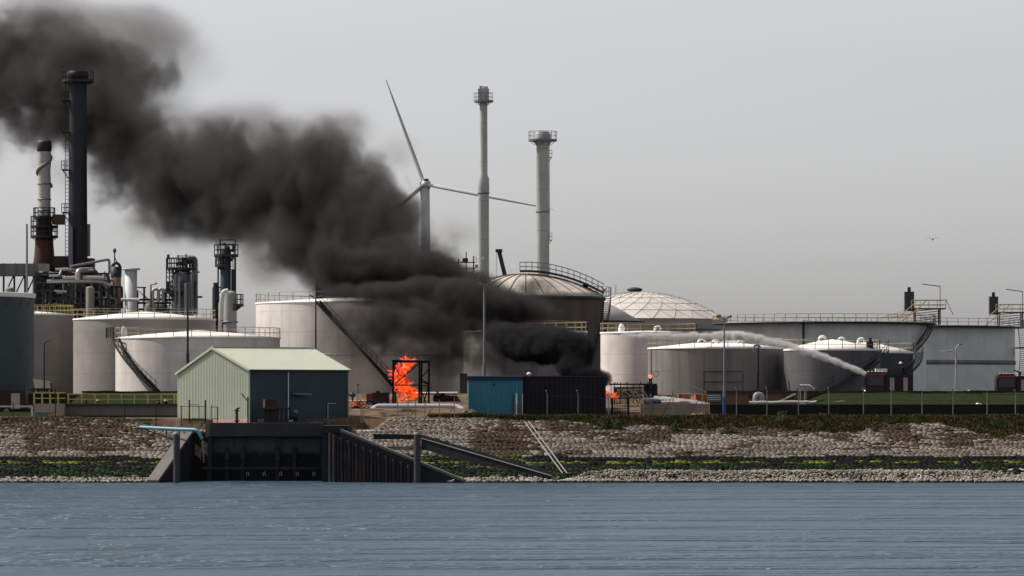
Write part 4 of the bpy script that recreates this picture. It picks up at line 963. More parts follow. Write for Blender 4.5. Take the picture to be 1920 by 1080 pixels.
t = T('switch_cabinet', 'wide black cabinet between generator and blue tank', 'cabinet', (X(530,411.5),411.5,zd)); m = MB(); m.pb(520,537,766,791,411.5,1.1); m.pb(519,546,764,768,411.4,1.4); m.build('body', DARK, t); m = MB(); m.pb(524,524.7,768,790,411.42,.08); m.pb(531,531.7,768,790,411.42,.08); m.build('door_seam', STEEL, t)
t = T('fuel_tank', 'dark blue tank in a railed steel cradle at the right quay end', 'tank', (X(562,411.5),411.5,zd)); m = MB(); m.tube(P(543,779,412),P(560,779,412),.55,n=20); m.build('barrel', paint('navy',(.012,.022,.06),.5), t)
m = MB()
for px in (541,558,566,574,582): m.pb(px,px+1,768,791,411.3,.1)
for py in (769,779,789): m.pb(541,583,py,py+1.2,411.2,.1)
m.build('cradle', DARK, t)
t = T('marker_block', 'small pale block with a dark slot on the quay deck', 'block', (X(546,410),410,zd)); m = MB(); m.pb(542,549,787.5,791,410,.35); m.build('body', RAIL, t); m = MB(); m.pb(545,546.3,788,790.5,409.97,.03); m.build('slot', DARK, t)

# ---------------------------------------------------------------- left side
t = T('retaining_wall', 'long grey concrete wall below the yellow railing', 'wall', (X(230,421.5),421.5,4.5))
m = MB(); m.pb(120,336,758,800,421.5,.5); m.build('wall', CONC, t); m = MB(); m.pb(119,337,757,761,421.3,.9); m.pb(119,336,779,780.5,421.35,.15); m.build('coping', DARK, t)
t = T('concrete_chamber', 'tan concrete chamber with a green and yellow slatted hatch', 'chamber', (X(92,420),420,5.8))
m = MB(); m.pb(64,120,757,783,420,1.5); m.build('body', paint('tan_concrete',(.27,.22,.18),.9), t)
m = MB(); m.pb(66,89,773,783,419.8,.2); m.build('hatch', paint('hatch_green',(.08,.17,.13),.7), t)
m = MB(); 
for px in range(90,117,3): m.pb(px,px+2,774,783,419.8,.15)
m.build('slatted_gate', YEL, t); m = MB(); m.pb(66,102,771,773,419.7,.3); m.build('lintel', RAIL, t)
def guard(label, px0, px1, ptop, pbot, Y, mat, posts, group, w=.09, mids=1):
    t = T('guard_railing', label, 'railing', (X((px0+px1)/2,Y),Y,Z(pbot,Y)), group)
    m = MB(); m.beam(P(px0,ptop,Y),P(px1,ptop,Y),w)
    for k in range(mids): py = ptop+(pbot-ptop)*(k+1)/(mids+1); m.beam(P(px0,py,Y),P(px1,py,Y),w*.8)
    m.build('rails', mat, t)
    for px in posts: m = MB(); m.beam(P(px,pbot+1,Y),P(px,ptop,Y),w*1.2); m.build('post', mat, t)
    return t
guard('short bright yellow railing on top of the tan concrete chamber', 64, 122, 736.5, 757, 420.5, YEL, (64,79,94,109), 'yellow railings above the left walls', .13)
guard('long yellow railing along the top of the left concrete wall', 126, 333, 739, 758, 421.8, YEL, (128,153,178,203,228,252,277,302,327,332), 'yellow railings above the left walls', .11)
guard('thin dark cream railing at the foot of the left concrete wall', 240, 400, 791, 812, 412, RAILT, (268,318,342), 'low quay railings', .06, 0)
t = guard('white topped rail beside the tan concrete chamber at the left edge', -20, 60, 762, 781, 418, PIPEW, (60,), 'low quay railings', .16, 0)
t = T('site_gate', 'tall dark post gate in front of the green gable', 'gate', (X(370,410),410,5))
for px, y0 in ((355,750),(385,750),(396,759),(408,763)): m = MB(); m.beam(P(px,792,410.4),P(px,y0,410.4),.14 if px < 390 else .08); m.build('post', paint('post_purple',(.05,.03,.05),.7) if px < 390 else DARK, t)
m = MB(); 
for (a0,b0,a1,b1) in ((340,762,385,762),(356,759,373,759),(373,759,373,784),(396,763,408,763),(340,786,385,786),(396,785,408,785),(360,784,384,784)): m.beam(P(a0,b0,410.4),P(a1,b1,410.4),.05)
for px in range(342,408,4): m.beam(P(px,763,410.4),P(px,786,410.4),.012)
m.build('mesh', MESHW, t)
m = MB(); m.pb(385,397,787,820,411.2,2); m.build('footing', paint('tan_footing',(.2,.17,.13),.9), t)

# vehicles
def wheel(root, x, y, z, r, w, side):
    m = MB(); m.tube((x,y,z),(x,y+w,z),r,n=18); o = m.build('wheel', RUBBER, root); m = MB(); m.tube((x,y-.02,z),(x,y+.03,z),r*.55,n=12); m.build('rim', STEEL, o)
def fire_engine(label, px, Y, z, L=7.2, seed=0, flip=1, shut=True):
    # nose to the left: cab, pump bay, shuttered body, roof gear
    t = T('fire_engine', label, 'fire engine', (X(px,Y),Y,z), 'fire engines'); x = X(px,Y); w = 2.5
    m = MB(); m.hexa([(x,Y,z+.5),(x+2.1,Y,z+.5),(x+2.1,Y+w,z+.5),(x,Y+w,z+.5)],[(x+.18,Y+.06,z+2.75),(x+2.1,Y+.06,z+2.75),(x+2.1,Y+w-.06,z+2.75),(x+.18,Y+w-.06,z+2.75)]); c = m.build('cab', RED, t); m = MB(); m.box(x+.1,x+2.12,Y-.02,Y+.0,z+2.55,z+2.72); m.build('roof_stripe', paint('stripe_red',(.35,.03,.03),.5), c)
    m = MB(); m.hexa([(x+.25,Y-.03,z+1.5),(x+1.9,Y-.03,z+1.5),(x+1.9,Y+.02,z+1.5),(x+.25,Y+.02,z+1.5)],[(x+.3,Y+.02,z+2.45),(x+1.9,Y+.02,z+2.45),(x+1.9,Y+.08,z+2.45),(x+.3,Y+.08,z+2.45)]); m.box(x+.01,x+.12,Y+.2,Y+w-.2,z+1.55,z+2.4); m.box(x+.02,x+2.05,Y-.01,Y+.03,z+.5,z+1.2); m.build('window', GLASS, c)
    m = MB(); m.box(x-.06,x+.04,Y+.15,Y+.5,z+.75,z+1.0); m.build('headlight', LIGHTE, c)
    m = MB(); m.box(x-.12,x+.3,Y-.02,Y+w+.02,z+.35,z+.62); m.build('bumper', WHITE, c)
    m = MB(); m.box(x+.3,x+1.9,Y+.2,Y+w-.2,z+2.75,z+2.9); m.build('light_bar', DARK, c)
    m = MB()
    for q in range(5): m.ellip((x+.4+q*.35,Y+.15,z+2.93),.07,.07,.07,6,4)
    m.build('beacon', WHITE, c)
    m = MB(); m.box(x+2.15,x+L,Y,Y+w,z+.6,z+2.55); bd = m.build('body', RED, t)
    for q in range(3):
        x0 = x+2.6+q*(L-2.9)/3
        m = MB(); m.box(x0,x0+(L-3.3)/3-.12,Y-.025,Y,z+.75,z+2.3); m.build('shutter', RAIL if q != 1 else RED, bd)
    m = MB(); m.box(x+2.2,x+L,Y+.05,Y+w-.05,z+2.56,z+2.66)
    for h in (.25,.5): m.beam((x+2.4,Y+.1,z+2.6+h),(x+L-.1,Y+.1,z+2.6+h),.05)
    for q in range(6): m.beam((x+2.4+q*(L-2.5)/5,Y+.1,z+2.6),(x+2.4+q*(L-2.5)/5,Y+.1,z+3.1),.05)
    m.build('roof_rack', DARK, bd)
    m = MB(); m.tube((x+2.6,Y+w/2,z+2.65),(x+2.6,Y+w/2,z+3.0),.1); m.tube((x+2.75,Y+w/2,z+2.98),(x+2.05,Y+w/2,z+3.3),.11,.06); m.build('water_cannon', DARK, t)
    for xx in (x+1.05,x+L-1.9): 
        for yy in (Y-.02, Y+w-.28): wheel(t, xx, yy, z+.5, .5, .3, 1)
    return t, x
ZT = 7.75
fe, fx = fire_engine('red fire engine whose roof cannon throws the water jet', 1622, 445, ZT, 5.0)
m = MB(); m.box(fx+1.2,fx+2.4,446,447,ZT+2.9,ZT+3.25); m.build('equipment_box', WHITE, fe)
fire_engine('dark red fire engine half cut off by the right edge, headlamp lit', 1868, 446, 7.55, 7.2)
fire_engine('dark fire engine at the left edge standing below the dark teal tank', -70, 428, 6.1, 6.3)
m = MB()
t = T('pickup_truck', 'pale covered pickup parked beside the left street lamp', 'pickup', (X(62,446),446,8.35)); x = X(62,446); z = 8.4
m = MB(); m.hexa([(x+.2,446,z+.5),(x+1.9,446,z+.5),(x+1.9,447.8,z+.5),(x+.2,447.8,z+.5)],[(x+.0,446.05,z+1.5),(x+1.6,446.05,z+1.3),(x+1.6,447.75,z+1.3),(x,447.75,z+1.5)]); m.build('canopy', paint('cream_canvas',(.5,.45,.3),.7), t)
m = MB(); m.box(x-.2,x+1.9,446,447.8,z+.25,z+.55); m.hexa([(x+.9,446,z+.3),(x+2.1,446,z+.3),(x+2.1,447.8,z+.3),(x+.9,447.8,z+.3)],[(x+1.0,446.1,z+1.1),(x+1.75,446.1,z+1.1),(x+1.75,447.7,z+1.1),(x+1.0,447.7,z+1.1)]); m.build('body', DARK, t)
wheel(t, x+.3, 445.95, z+.25, .3, .2, 1); wheel(t, x+1.7, 445.95, z+.25, .3, .2, 1)
# red skip truck, left of the fire
t = T('tank_trailer', 'dark boxy trailer with a red end left of the burning frame', 'trailer', (X(715,443),443,7.8))
m = MB(); m.pb(698,729,736,756,443,2.3); m.pb(705,712,733,736,443.5,1); m.build('body', paint('char_box',(.035,.03,.03),.8), t); m = MB(); m.pb(687,698,738,757,443,2.3); m.build('end', paint('red_dull',(.16,.02,.02),.6), t)
for px in (694,722): wheel(t, X(px,443), 442.95, Z(758,443), .42, .3, 1)
t = T('service_truck', 'low dark truck with red parts right of the burning frame', 'truck', (X(835,446),446,7.8))
m = MB(); m.pb(812,856,742,757,446,2.2); m.build('body', CHAR, t); m = MB(); m.pb(814,824,738,744,446,2); m.pb(834,842,739,742,446,1); m.build('cab_roof', paint('red_pale',(.25,.08,.08),.6), t)
m = MB(); m.beam(P(818,733,446),P(826,742,446),.12); m.beam(P(822,734,446),P(815,742,446),.1); m.pb(826,834,737,742,446.3,1); m.build('roof_gear', CHAR, t)
for px in (822,846): wheel(t, X(px,446), 445.95, Z(758,446), .42, .3, 1)

# ---------------------------------------------------------------- middle ground
t = T('insulated_pipe', 'thick pale insulated pipe on low supports in front of the flames', 'pipe', (X(780,432),432,6.8))
pip(t, [P(699,770,431.5),P(706,763,432),P(720,763,432),P(860,763,432),P(875,778,431)], .34, paint('insul',(.34,.34,.35),.45))
for px in (712,725,745,775,800,830,850): m = MB(); m.pb(px,px+2,768,784,431.8,.2); m.build('support', DARK, t)
t = T('header_pipe', 'slender white header pipe behind the burning frame', 'pipe', (X(820,447.5),447.5,7.9)); pip(t, [P(770,738,449),P(858,737.5,449)], .16, PIPEW)
for px in (790,850): m = MB(); m.pb(px,px+1.5,738,760,449,.15); m.build('support', DARK, t)
t = T('header_pipe', 'short pale pipe at the foot of the tank right of the pump house', 'pipe', (X(670,446),446,7.9)); pip(t, [P(640,752.5,446),P(697,752.5,446)], .1, PIPEW)
for px in (660,690): m = MB(); m.pb(px,px+1.2,752,757,446,.12); m.build('support', DARK, t)
for (px,py,r_,lab,cat,mt_) in ((671,722,2.6,'round grey sign on a thin post right of the pump house','sign',STEEL),):
    t = T('traffic_sign', lab, cat, (X(px,441),441,7.6)); c_=P(px,py,441); m = MB(); m.tube(c_-Vector((0,.03,0)),c_+Vector((0,.03,0)),r_/F*441,n=16); m.build('panel', mt_, t); m = MB(); m.tube((c_.x,441.06,7.3),(c_.x,441.06,c_.z),.035); m.build('post', DARK, t)
t = T('hydrant', 'dark blue hydrant with cross arms beside the round sign', 'hydrant', (X(661,440),440,7.5)); m = MB(); m.tube((X(661,440),440,7.3),(X(661,440),440,Z(735,440)),.09); m.build('standpipe', DARK, t); m = MB(); m.pb(653,668,739,743,439.9,.25); m.ellip(P(661,741,440),.25,.2,.3); m.build('outlet', paint('hyd_blue',(.02,.05,.09),.5), t)
# sand and rubble heaps
def heap(name, label, px0, px1, Y, h, mat, seed):
    rr = random.Random(seed); x0, x1 = X(px0,Y), X(px1,Y); pts = []
    for _ in range(240):
        u = rr.random(); x = x0+(x1-x0)*u; top = h*math.sin(math.pi*u)**.8; y = Y+rr.gauss(0,.5); z = float(height(x,y))+top*rr.random()*max(0,1-abs(y-Y)/1.4)
        pts.append((x,y,z,.10+.13*rr.random()))
    return tag(rocks(name, mat, pts), label, 'heap')
heap('rubble_heap', 'brownish rubble heap at the left foot of the blue shed', 855, 902, 417.3, .75, EARTH, 4)
heap('sand_heap', 'reddish sand heap just right of the pump house wall', 652, 690, 432, .75, paint('red_sand',(.27,.10,.055),.95), 5)
heap('earth_heap', 'orange brown earth heap under the fence by the tall mast', 1275, 1345, 418.5, .5, paint('orange_earth',(.22,.11,.065),.95), 6)
# burning steel frame
Y = 438; t = T('steel_frame', 'charred open steel frame tower engulfed by flames', 'frame', (X(770,Y),Y,7.6))
m = MB()
for px, yy in ((737,0),(786,0),(804,0),(741,2.5),(790,2.5)): m.beam(P(px,759,Y+yy),P(px+.5,677,Y+yy),.2)
m.build('post', CHAR, t)
m = MB(); m.beam(P(735,677,Y),P(805,678.5,Y),.26); m.beam(P(739,678,Y+2.5),P(803,679,Y+2.5),.2); m.beam(P(737,677,Y),P(741,678,Y+2.5),.2); m.beam(P(804,678,Y),P(801,679,Y+2.5),.2); m.build('top_beam', CHAR, t)
m = MB()
for (a0,b0,a1,b1) in ((786,722,804,724),(786,716,795,717),(795,717,804,722),(741,719,784,683),(788,711,804,692),(787,708,803,720),(737,681,748,700),(804,722,794,757),(786,724,800,757),(737,722,786,722)): m.beam(P(a0,b0,Y),P(a1,b1,Y),.11)
m.build('brace', CHAR, t)
def flames(name, label, x0, x1, y0, z0, z1, n, seed, size):
    rr = random.Random(seed); t = T(name, label, 'fire', ((x0+x1)/2,y0,z0))
    for mat, cnt, nm in ((FIRE2, int(n*.45), 'outer_flame'), (FIRE1, n, 'flame_tongue'), (FIRE3, int(n*.35), 'bright_flame')):
        m = MB()
        for _ in range(cnt):
            u = rr.random()**.8; z = z0+(z1-z0)*u
            bias = .5+.24*math.sin(u*7+.6)*(.5 if nm == 'bright_flame' else 1); wd = (.62-.32*u)
            x = x0+(x1-x0)*(bias*.55+.2+(rr.random()-.5)*wd*(.6 if nm == 'bright_flame' else 1)); y = y0+rr.gauss(0,.45)
            x += .16*math.sin(z*2.1+seed)*(1 if size > .5 else 0)
            l = size*(.35+rr.random())*(1.2 if nm != 'bright_flame' else .6); w = l*(.07+.10*rr.random()); a = rr.gauss(.2,.55); cv = rr.gauss(0,.35); pp = []; rad = []
            for k in range(5):
                f = k/4; pp.append(Vector((x+math.sin(a+cv*f*3)*l*f, y+rr.gauss(0,.03), z+math.cos(a+cv*f*2)*l*f))); rad.append(max(.004, w*math.sin(math.pi*(.12+.88*f))**.8*(1-.3*f)))
            m.path(pp, rad, 5)
        m.build(nm, mat, t)
    return t
flames('flames', 'tall orange flames roaring up inside the charred frame', X(731,438), X(781,438), 439.3, Z(755,438), Z(680,438), 210, 3, .60)
flames('flames', 'small orange flames bursting from the right end of the black building', X(1126,421), X(1143,421), 421.6, Z(741,421), Z(736,421), 26, 5, .28)
flames('flames', 'small red flames low between the black gates', X(1142,421), X(1158,421), 420.6, Z(748,421), Z(741,421), 22, 8, .26)

# ---------------------------------------------------------------- blue shed and black building
Y = 418; zb = 5.9
t = T('blue_shed', 'bright blue ribbed metal shed adjoining the black building', 'building', (X(928,Y),Y,zb))
m = MB(); A, B = Vector((X(877,Y),Y,0)), Vector((X(979,Y),Y,0)); corr(m, A, B, zb-.3, zb-.3, lambda q: Z(713,Y), 11, .05, Vector((0,-1,0))); m.box(A.x,B.x,Y+.06,Y+5,zb-.3,Z(713,Y)); m.build('wall', BLUE, t)
m = MB(); m.pb(876,981,706,713,Y-.12,5.2); m.build('fascia', paint('fascia_navy',(.01,.02,.04),.6), t); m = MB(); m.pb(875,981,704.5,706,Y-.2,5.4); m.build('roof', paint('shed_roof',(.12,.2,.24),.5), t)
m = MB(); m.pb(961,970,741,786,Y-.02,.1); m.build('door', DARK, t)
for px in (878.5,969): m = MB(); m.tube((X(px,Y),Y-.15,zb),(X(px,Y),Y-.15,Z(718,Y)),.06); m.build('downpipe', TEAL, t)
m = MB(); m.pb(924,928,719,723,Y-.15,.1); m.build('vent', DARK, t)
m = MB(); m.pb(967,970,738,786,Y-.3,.15); m.build('door_post', WHITE, t); m = MB(); m.pb(969,972,758,773,Y-.4,.2); m.build('extinguisher', paint('ext_red',(.5,.02,.02),.4), t)
Y = 418.4
t = T('black_building', 'plain black flat-roofed building with fire at its right end', 'building', (X(1058,Y),Y,zb))
m = MB(); m.pb(980.5,1136,706,791,Y,7); m.build('wall', BLACK, t); m = MB(); m.pb(980.5,1137,705,707,Y-.1,7.2); m.build('roof_edge', DARK, t)
m = MB(); 
for px in range(985,1136,9): m.pb(px,px+.5,709,788,Y-.03,.03)
m.build('cladding_joint', CHAR, t)
m = MB(); c_=P(992,704,Y+2); m.lathe(c_.x,c_.y,[(.12,c_.z-.1),(.12,c_.z+.1),(.3,c_.z+.1),(.15,c_.z+.28),(.01,c_.z+.32)],12); m.build('roof_vent', WHITE, t)
# gates, pipe manifold and stairs
t = T('cage_gate', 'black barred steel gates at the burnt end of the black building', 'gate', (X(1163,418),418,5.9))
m = MB(); m.pb(1176,1180,747,787,418,.2); m.pb(1146,1149,747,787,418,.2); m.build('post', CHAR, t)
m = MB()
for px in range(1149,1177,3): m.pb(px,px+.8,748,785,418.05,.05)
for py in (747,756,766,776,783): m.pb(1146,1180,py,py+1,418,.08)
m.build('bars', CHAR, t)
t = T('pipe_manifold', 'dark pipe manifold rack in front of the slender white tank', 'pipework', (X(1190,440),440,7.6))
m = MB(); m.pb(1143,1232,719,722,440,1.6)
for px in (1145,1151,1163,1175,1187,1199,1209,1217,1229): m.pb(px,px+1.6,719,757,440,.2); m.pb(px,px+1.6,719,757,441.4,.2)
m.pb(1207,1217,722,757,441,1); m.pb(1222,1233,722,745,441,1)
for k in range(26): px=1145+rnd.random()*80; py=724+rnd.random()*22; m.pb(px,px+2+rnd.random()*6,py,py+1+rnd.random()*4,440.2+rnd.random(),.3)
for k in range(12): px=1150+rnd.random()*75; m.pb(px,px+1.2,716,719,440.5,.2)
m.build('rack', DARK, t)
for py,r_ in ((728,.14),(735,.2),(743,.25)): pip(t, [P(1150,py,441),P(1205,py,441)], r_, PIPE)
pip(t, [P(1205,752,438),P(1235,751,438),P(1262,750,438)], .32, paint('steelblue',(.06,.10,.15),.5)); pip(t, [P(1240,754,437.5),P(1275,754,437.5)], .14, PIPEW)
t = T('access_stairs', 'cream handrailed access stairs crossing over pipes beside the black gates', 'stairs', (X(1185,434),434,6.8))
m = MB()
for (a0,b0,a1,b1) in ((1160,730.5,1166,730.5),(1166,730.5,1202,756),(1181,730,1197,756),(1188,730,1207,756),(1190,730.5,1205,730.5),(1205,730.5,1223,757),(1183,742,1198,757),(1155,739.5,1167,739.5),(1197,739.5,1205,739.5),(1160,730.5,1160,748),(1167,731,1167,748),(1189,731,1189,748),(1208,744,1217,756),(1167,742,1180,756),(1181,758,1182,770),(1173,748,1174,762)): m.beam(P(a0,b0,434),P(a1,b1,434),.09)
m.build('handrail', RAILY, t)
m = MB()
for k in range(9): m.pb(1176+k*2.6,1180+k*2.6,746+k*2,747+k*2,434.3,1.2)
m.pb(1160,1178,746,748,434.3,1.4); m.build('step', STEEL, t)
# walls on the right
t = T('boundary_wall', 'short tan concrete wall between the gates and the black wall', 'wall', (X(1265,421.5),421.5,6)); m = MB(); m.pb(1201,1330,757,785,421.5,.4); m.build('wall', paint('tan_wall',(.20,.18,.145),.9,streak=.3,dirt=(.1,.09,.07)), t)
t = T('boundary_wall', 'long black wall along the grass dike on the right', 'wall', (X(1640,421.5),421.5,6)); m = MB(); m.pb(1331,2060,759,786,421.5,.4); m.build('wall', BLACKW, t); m = MB(); m.pb(1331,2060,757.6,759,421.4,.6); m.build('coping', paint('cop',(.06,.07,.06),.9), t)
# containers and hut
for i,(px0,px1,lab) in enumerate(((1272,1295,'orange brown shipping container left of its twin behind the tan wall'),(1304,1324,'orange brown shipping container next to the tan hut'))):
    t = T('container', lab, 'container', (X((px0+px1)/2,441),441,7.7), 'orange containers'); m = MB(); A=Vector((X(px0,441),441,0)); B=Vector((X(px1,441),441,0)); corr(m,A,B,7.4,7.4,lambda q:Z(739,441),6,.06,Vector((0,-1,0))); m.box(A.x,B.x,441.07,443.4,7.4,Z(739,441)); m.build('body', ORANGE, t)
    m = MB(); m.box(A.x,A.x+.35,440.9,440.95,7.4,Z(740,441)); m.build('door', paint('door_red',(.28,.05,.03),.6), t)
t = T('site_hut', 'long low tan hut with dark windows and flat roof behind the black wall', 'building', (X(1435,440),440,7.6))
m = MB(); m.pb(1326,1533,736,762,440,4); m.build('wall', TAN, t); m = MB(); m.pb(1324,1536,732.5,736,439.6,4.8); m.build('roof', DARK, t)
for a0,b0 in ((1404,1417),(1468,1488),(1515,1528)): m = MB(); m.pb(a0,b0,740,748,439.95,.05); m.build('window', GLASS, t)
m = MB(); m.pb(1327,1352,737,753,439.8,.2); m.build('shutter_door', paint('shut_blue',(.10,.14,.18),.5), t); m = MB()
for py in (741,745,749): m.pb(1329,1351,py,py+.8,439.7,.1)
m.build('door_rail', WHITE, t)
t = T('bent_pipe', 'fat grey upside-down U pipe in front of the tan hut', 'pipe', (X(1422,430),430,7)); pip(t, [P(1417,760,430),P(1417,740,430),P(1428,740,430),P(1428,760,430)], .3, paint('ugrey',(.22,.22,.22),.6))
t = T('pipe_gantry', 'small steel gantry carrying pipes at the right end of the tan hut', 'gantry', (X(1512,432),432,7.2)); m = MB()
for px in (1500,1508,1510): m.pb(px,px+1.6,723,752,432,.15)
m.build('post', RAIL, t); m = MB(); m.pb(1499,1524,721.5,724.5,431.9,.8); m.build('beam', DARK, t); pip(t, [P(1500,722.5,431.8),P(1520,723,431.8),P(1527,730,431.8)], .09, PIPEW)
t = T('hose_line', 'pale lumpy hose line lying behind the black wall under the gantry', 'hose', (X(1495,428),428,7.2)); pip(t, [P(1405+i*9,753+rnd.random()*2,428) for i in range(15)], .12, PIPEW)
t = T('barrier_pole', 'slanted white pole leaning up in front of the tan hut', 'pole', (X(1475,429),429,7)); m = MB(); m.beam(P(1456,755,429),P(1492,738,429),.16); m.build('pole', PIPEW, t)
t = T('barrier_pole', 'long thin white pole tilted on the grass left of the fire engine', 'pole', (X(1570,428),428,7)); m = MB(); m.beam(P(1554,757,428),P(1581,751,428),.12); m.beam(P(1581,751,428),P(1584,758,428),.12); m.build('pole', PIPEW, t)
t = T('barrier_pole', 'short pale rod held up against the grey streaky tank', 'pole', (X(1300,455),455,8.2)); m = MB(); m.beam(P(1291,721.5,455),P(1308,728,455),.16); m.build('pole', RAIL, t); m = MB(); m.beam(P(1300,725,455),P(1300,742,455),.05); m.build('post', TANKG, t)
t = T('hose_reel', 'small white hose reel lying on the grass below the right tanks', 'hose reel', (X(1834,426),426,7.4)); m = MB(); m.ellip(P(1833,758,426),.2,.2,.14); m.tube(P(1833,758,426),P(1840,758,426),.06); m.build('body', WHITE, t)
t = T('parked_car', 'pale car roof just showing over the grass before the banded tank', 'car', (X(1829,448),448,8.3)); x=X(1812,448); m = MB()
m.hexa([(x,448,8.2),(x+1.9,448,8.2),(x+1.9,449.7,8.2),(x,449.7,8.2)],[(x+.35,448.1,8.78),(x+1.6,448.1,8.78),(x+1.6,449.6,8.78),(x+.35,449.6,8.78)]); m.build('body', paint('car_grey',(.33,.34,.35),.4), t)
m = MB(); m.hexa([(x+.2,447.98,8.35),(x+1.75,447.98,8.35),(x+1.75,448,8.35),(x+.2,448,8.35)],[(x+.4,448.06,8.68),(x+1.55,448.06,8.68),(x+1.55,448.12,8.68),(x+.4,448.12,8.68)]); m.build('window', paint('car_glass',(.2,.21,.22),.2), t)
# windsock
t = T('windsock', 'tiny red and white windsock on a pole right of the rusty dome', 'windsock', (X(1131,545),545,15)); m = MB(); m.beam(P(1131,580,545),P(1131,543,545),.08); m.build('pole', DARK, t)
m = MB(); m.tube(P(1131,545,545),P(1134,542,545),.22,.18); m.build('sock', paint('sock_red',(.5,.05,.04),.7), t); m = MB(); m.tube(P(1134,542,545),P(1137,539.5,545),.18,.12); m.build('sock_tip', WHITE, t)

# ---------------------------------------------------------------- perimeter fence
def fence(label, posts, tops, Y, group, wires, braces=(), tilt=True, foot=782):
    t = T('wire_fence', label, 'fence', (X(posts[0],Y),Y,5.8), group)
    for i, px in enumerate(posts):
        zt = Z(tops[i],Y); zb_ = float(height(X(px,Y),Y))-.2 if foot is None else Z(foot,Y); m = MB(); m.beam((X(px,Y),Y,zb_),(X(px,Y),Y,zt-.35),.085)
        if tilt: m.beam((X(px,Y),Y,zt-.35),(X(px,Y)-.12,Y-.25,zt),.07)
        m.build('post', FENCE, t)
    m = MB()
    for w_ in wires:
        for i in range(len(posts)-1): m.beam(P(posts[i],tops[i]+w_,Y),P(posts[i+1],tops[i+1]+w_,Y),.045 if w_ == wires[0] else .02)
    m.build('wire', MESHW, t)
    for (a0,b0,a1,b1) in braces: m = MB(); m.beam(P(a0,b0,Y),P(a1,b1,Y),.06); m.build('brace', MESHW, t)
fence('long wire fence with angled post tips in front of the black wall', (1207,1262,1317,1381,1438,1497,1554,1619,1671,1729,1787,1851,1904,1960), (733,732,730,727,726,726,727,728,728,729,729,730,731,732), 416.2, 'perimeter fences', (9,22,34), ((1242,780,1261,741),(1295,775,1315,740),(1368,770,1381,738)))
fence('three wire fence posts standing against the black building', (1026,1084,1141), (732,732,738), 416.4, 'perimeter fences', (10,), (), True, 787)
fence('thin rusty wire fence on the bank between pump house and blue shed', (677,681,745,765,779,797,824,852), (752,752,744,746,744,746,742,738), 412.6, 'perimeter fences', (6,20), ((797,784,812,765),(765,784,780,768),(838,782,852,762),(680,752,745,752)), False, 792)
m = MB()
t = T('wire_fence', 'dark wire fence leaning along the stones left of the teal pipe', 'fence', (X(150,414),414,5.8), 'perimeter fences')
for px,y0,y1 in ((104,728,784),(234,756,792),(293,757,812),(25,755,784),(340,760,800)): m = MB(); m.beam(P(px,y1,414),P(px,y0,414),.09); m.build('post', MESHW, t)
m = MB(); m.beam(P(234,760,414),P(293,760,414),.025); m.beam(P(104,760,414),P(234,760,414),.025); m.beam(P(293,760,414),P(340,762,414),.025); m.build('wire', MESHW, t)

# bank ladder
t = T('bank_ladder', 'long pale ladder lying down the stones right of the slanting wall', 'ladder', (X(1058,400.9),400.9,.4))
a0, a1 = Vector((X(983,414),413.2,0)), Vector((X(1055,401.2),401.2,0)); m = MB()
for dx in (0,.42):
    A = Vector((a0.x+dx,a0.y,float(height(a0.x,a0.y))+.35)); B = Vector((a1.x+dx,a1.y,float(height(a1.x,a1.y))+.35)); m.beam(A,B,.07)
m.build('side_rail', RAIL, t); m = MB()
for k in range(26): f=k/25.; q=A.lerp(B,f); m.beam(q-Vector((.42,0,0)),q,.03)
m.build('rung', paint('rung_dark',(.12,.11,.10),.7), t)

# ---------------------------------------------------------------- people and gulls
def person(label, p, joints, helmet=None, scale=1.0, mat=TURN, group='firefighters on the site'):
    # joints: dict name -> (x,y,z) relative to p ; one skinned body
    t = T('person', label, 'person', p, group); names = list(joints); edges = [('pelvis','chest'),('chest','neck'),('neck','head'),('chest','sh_l'),('chest','sh_r'),('sh_l','el_l'),('el_l','ha_l'),('sh_r','el_r'),('el_r','ha_r'),('pelvis','hip_l'),('pelvis','hip_r'),('hip_l','kn_l'),('kn_l','an_l'),('an_l','to_l'),('hip_r','kn_r'),('kn_r','an_r'),('an_r','to_r')]
    rad = dict(pelvis=.15,chest=.18,neck=.07,head=.11,sh_l=.09,sh_r=.09,el_l=.06,el_r=.06,ha_l=.045,ha_r=.045,hip_l=.11,hip_r=.11,kn_l=.08,kn_r=.08,an_l=.06,an_r=.06,to_l=.05,to_r=.05)
    me = bpy.data.meshes.new('body'); me.from_pydata([joints[n] for n in names], [(names.index(a), names.index(b)) for a,b in edges], []); o = bpy.data.objects.new('body', me); COL.objects.link(o); o.parent = t; me.materials.append(mat)
    sk_ = o.modifiers.new('s','SKIN')
    for i,n in enumerate(names): me.skin_vertices[0].data[i].radius = (rad[n],rad[n]); me.skin_vertices[0].data[i].use_root = n == 'pelvis'
    o.modifiers.new('u','SUBSURF').levels = 1; o.modifiers['u'].render_levels = 1
    h = Vector(joints['head'])+Vector(p)
    if helmet: m = MB(); m.ellip(h+Vector((0,0,.06)), .15,.17,.14,12,8); m.lathe(h.x,h.y,[(.14,h.z+.01),(.2,h.z+.0),(.2,h.z+.03),(.14,h.z+.04)],14); m.build('helmet', helmet, t)
    m = MB(); m.ellip(h+Vector((0,-.07,-.03)), .075,.06,.09,10,8); m.ellip(h+Vector((0,-.135,-.03)), .015,.02,.025,6,4); m.build('face', SKIN, t)
    m = MB(); c_ = Vector(joints['chest'])+Vector(p); m.lathe(c_.x,c_.y,[(.19,c_.z-.12),(.2,c_.z-.09),(.19,c_.z-.06)],14); m.build('reflective_band', LAMPG, t)
    return t
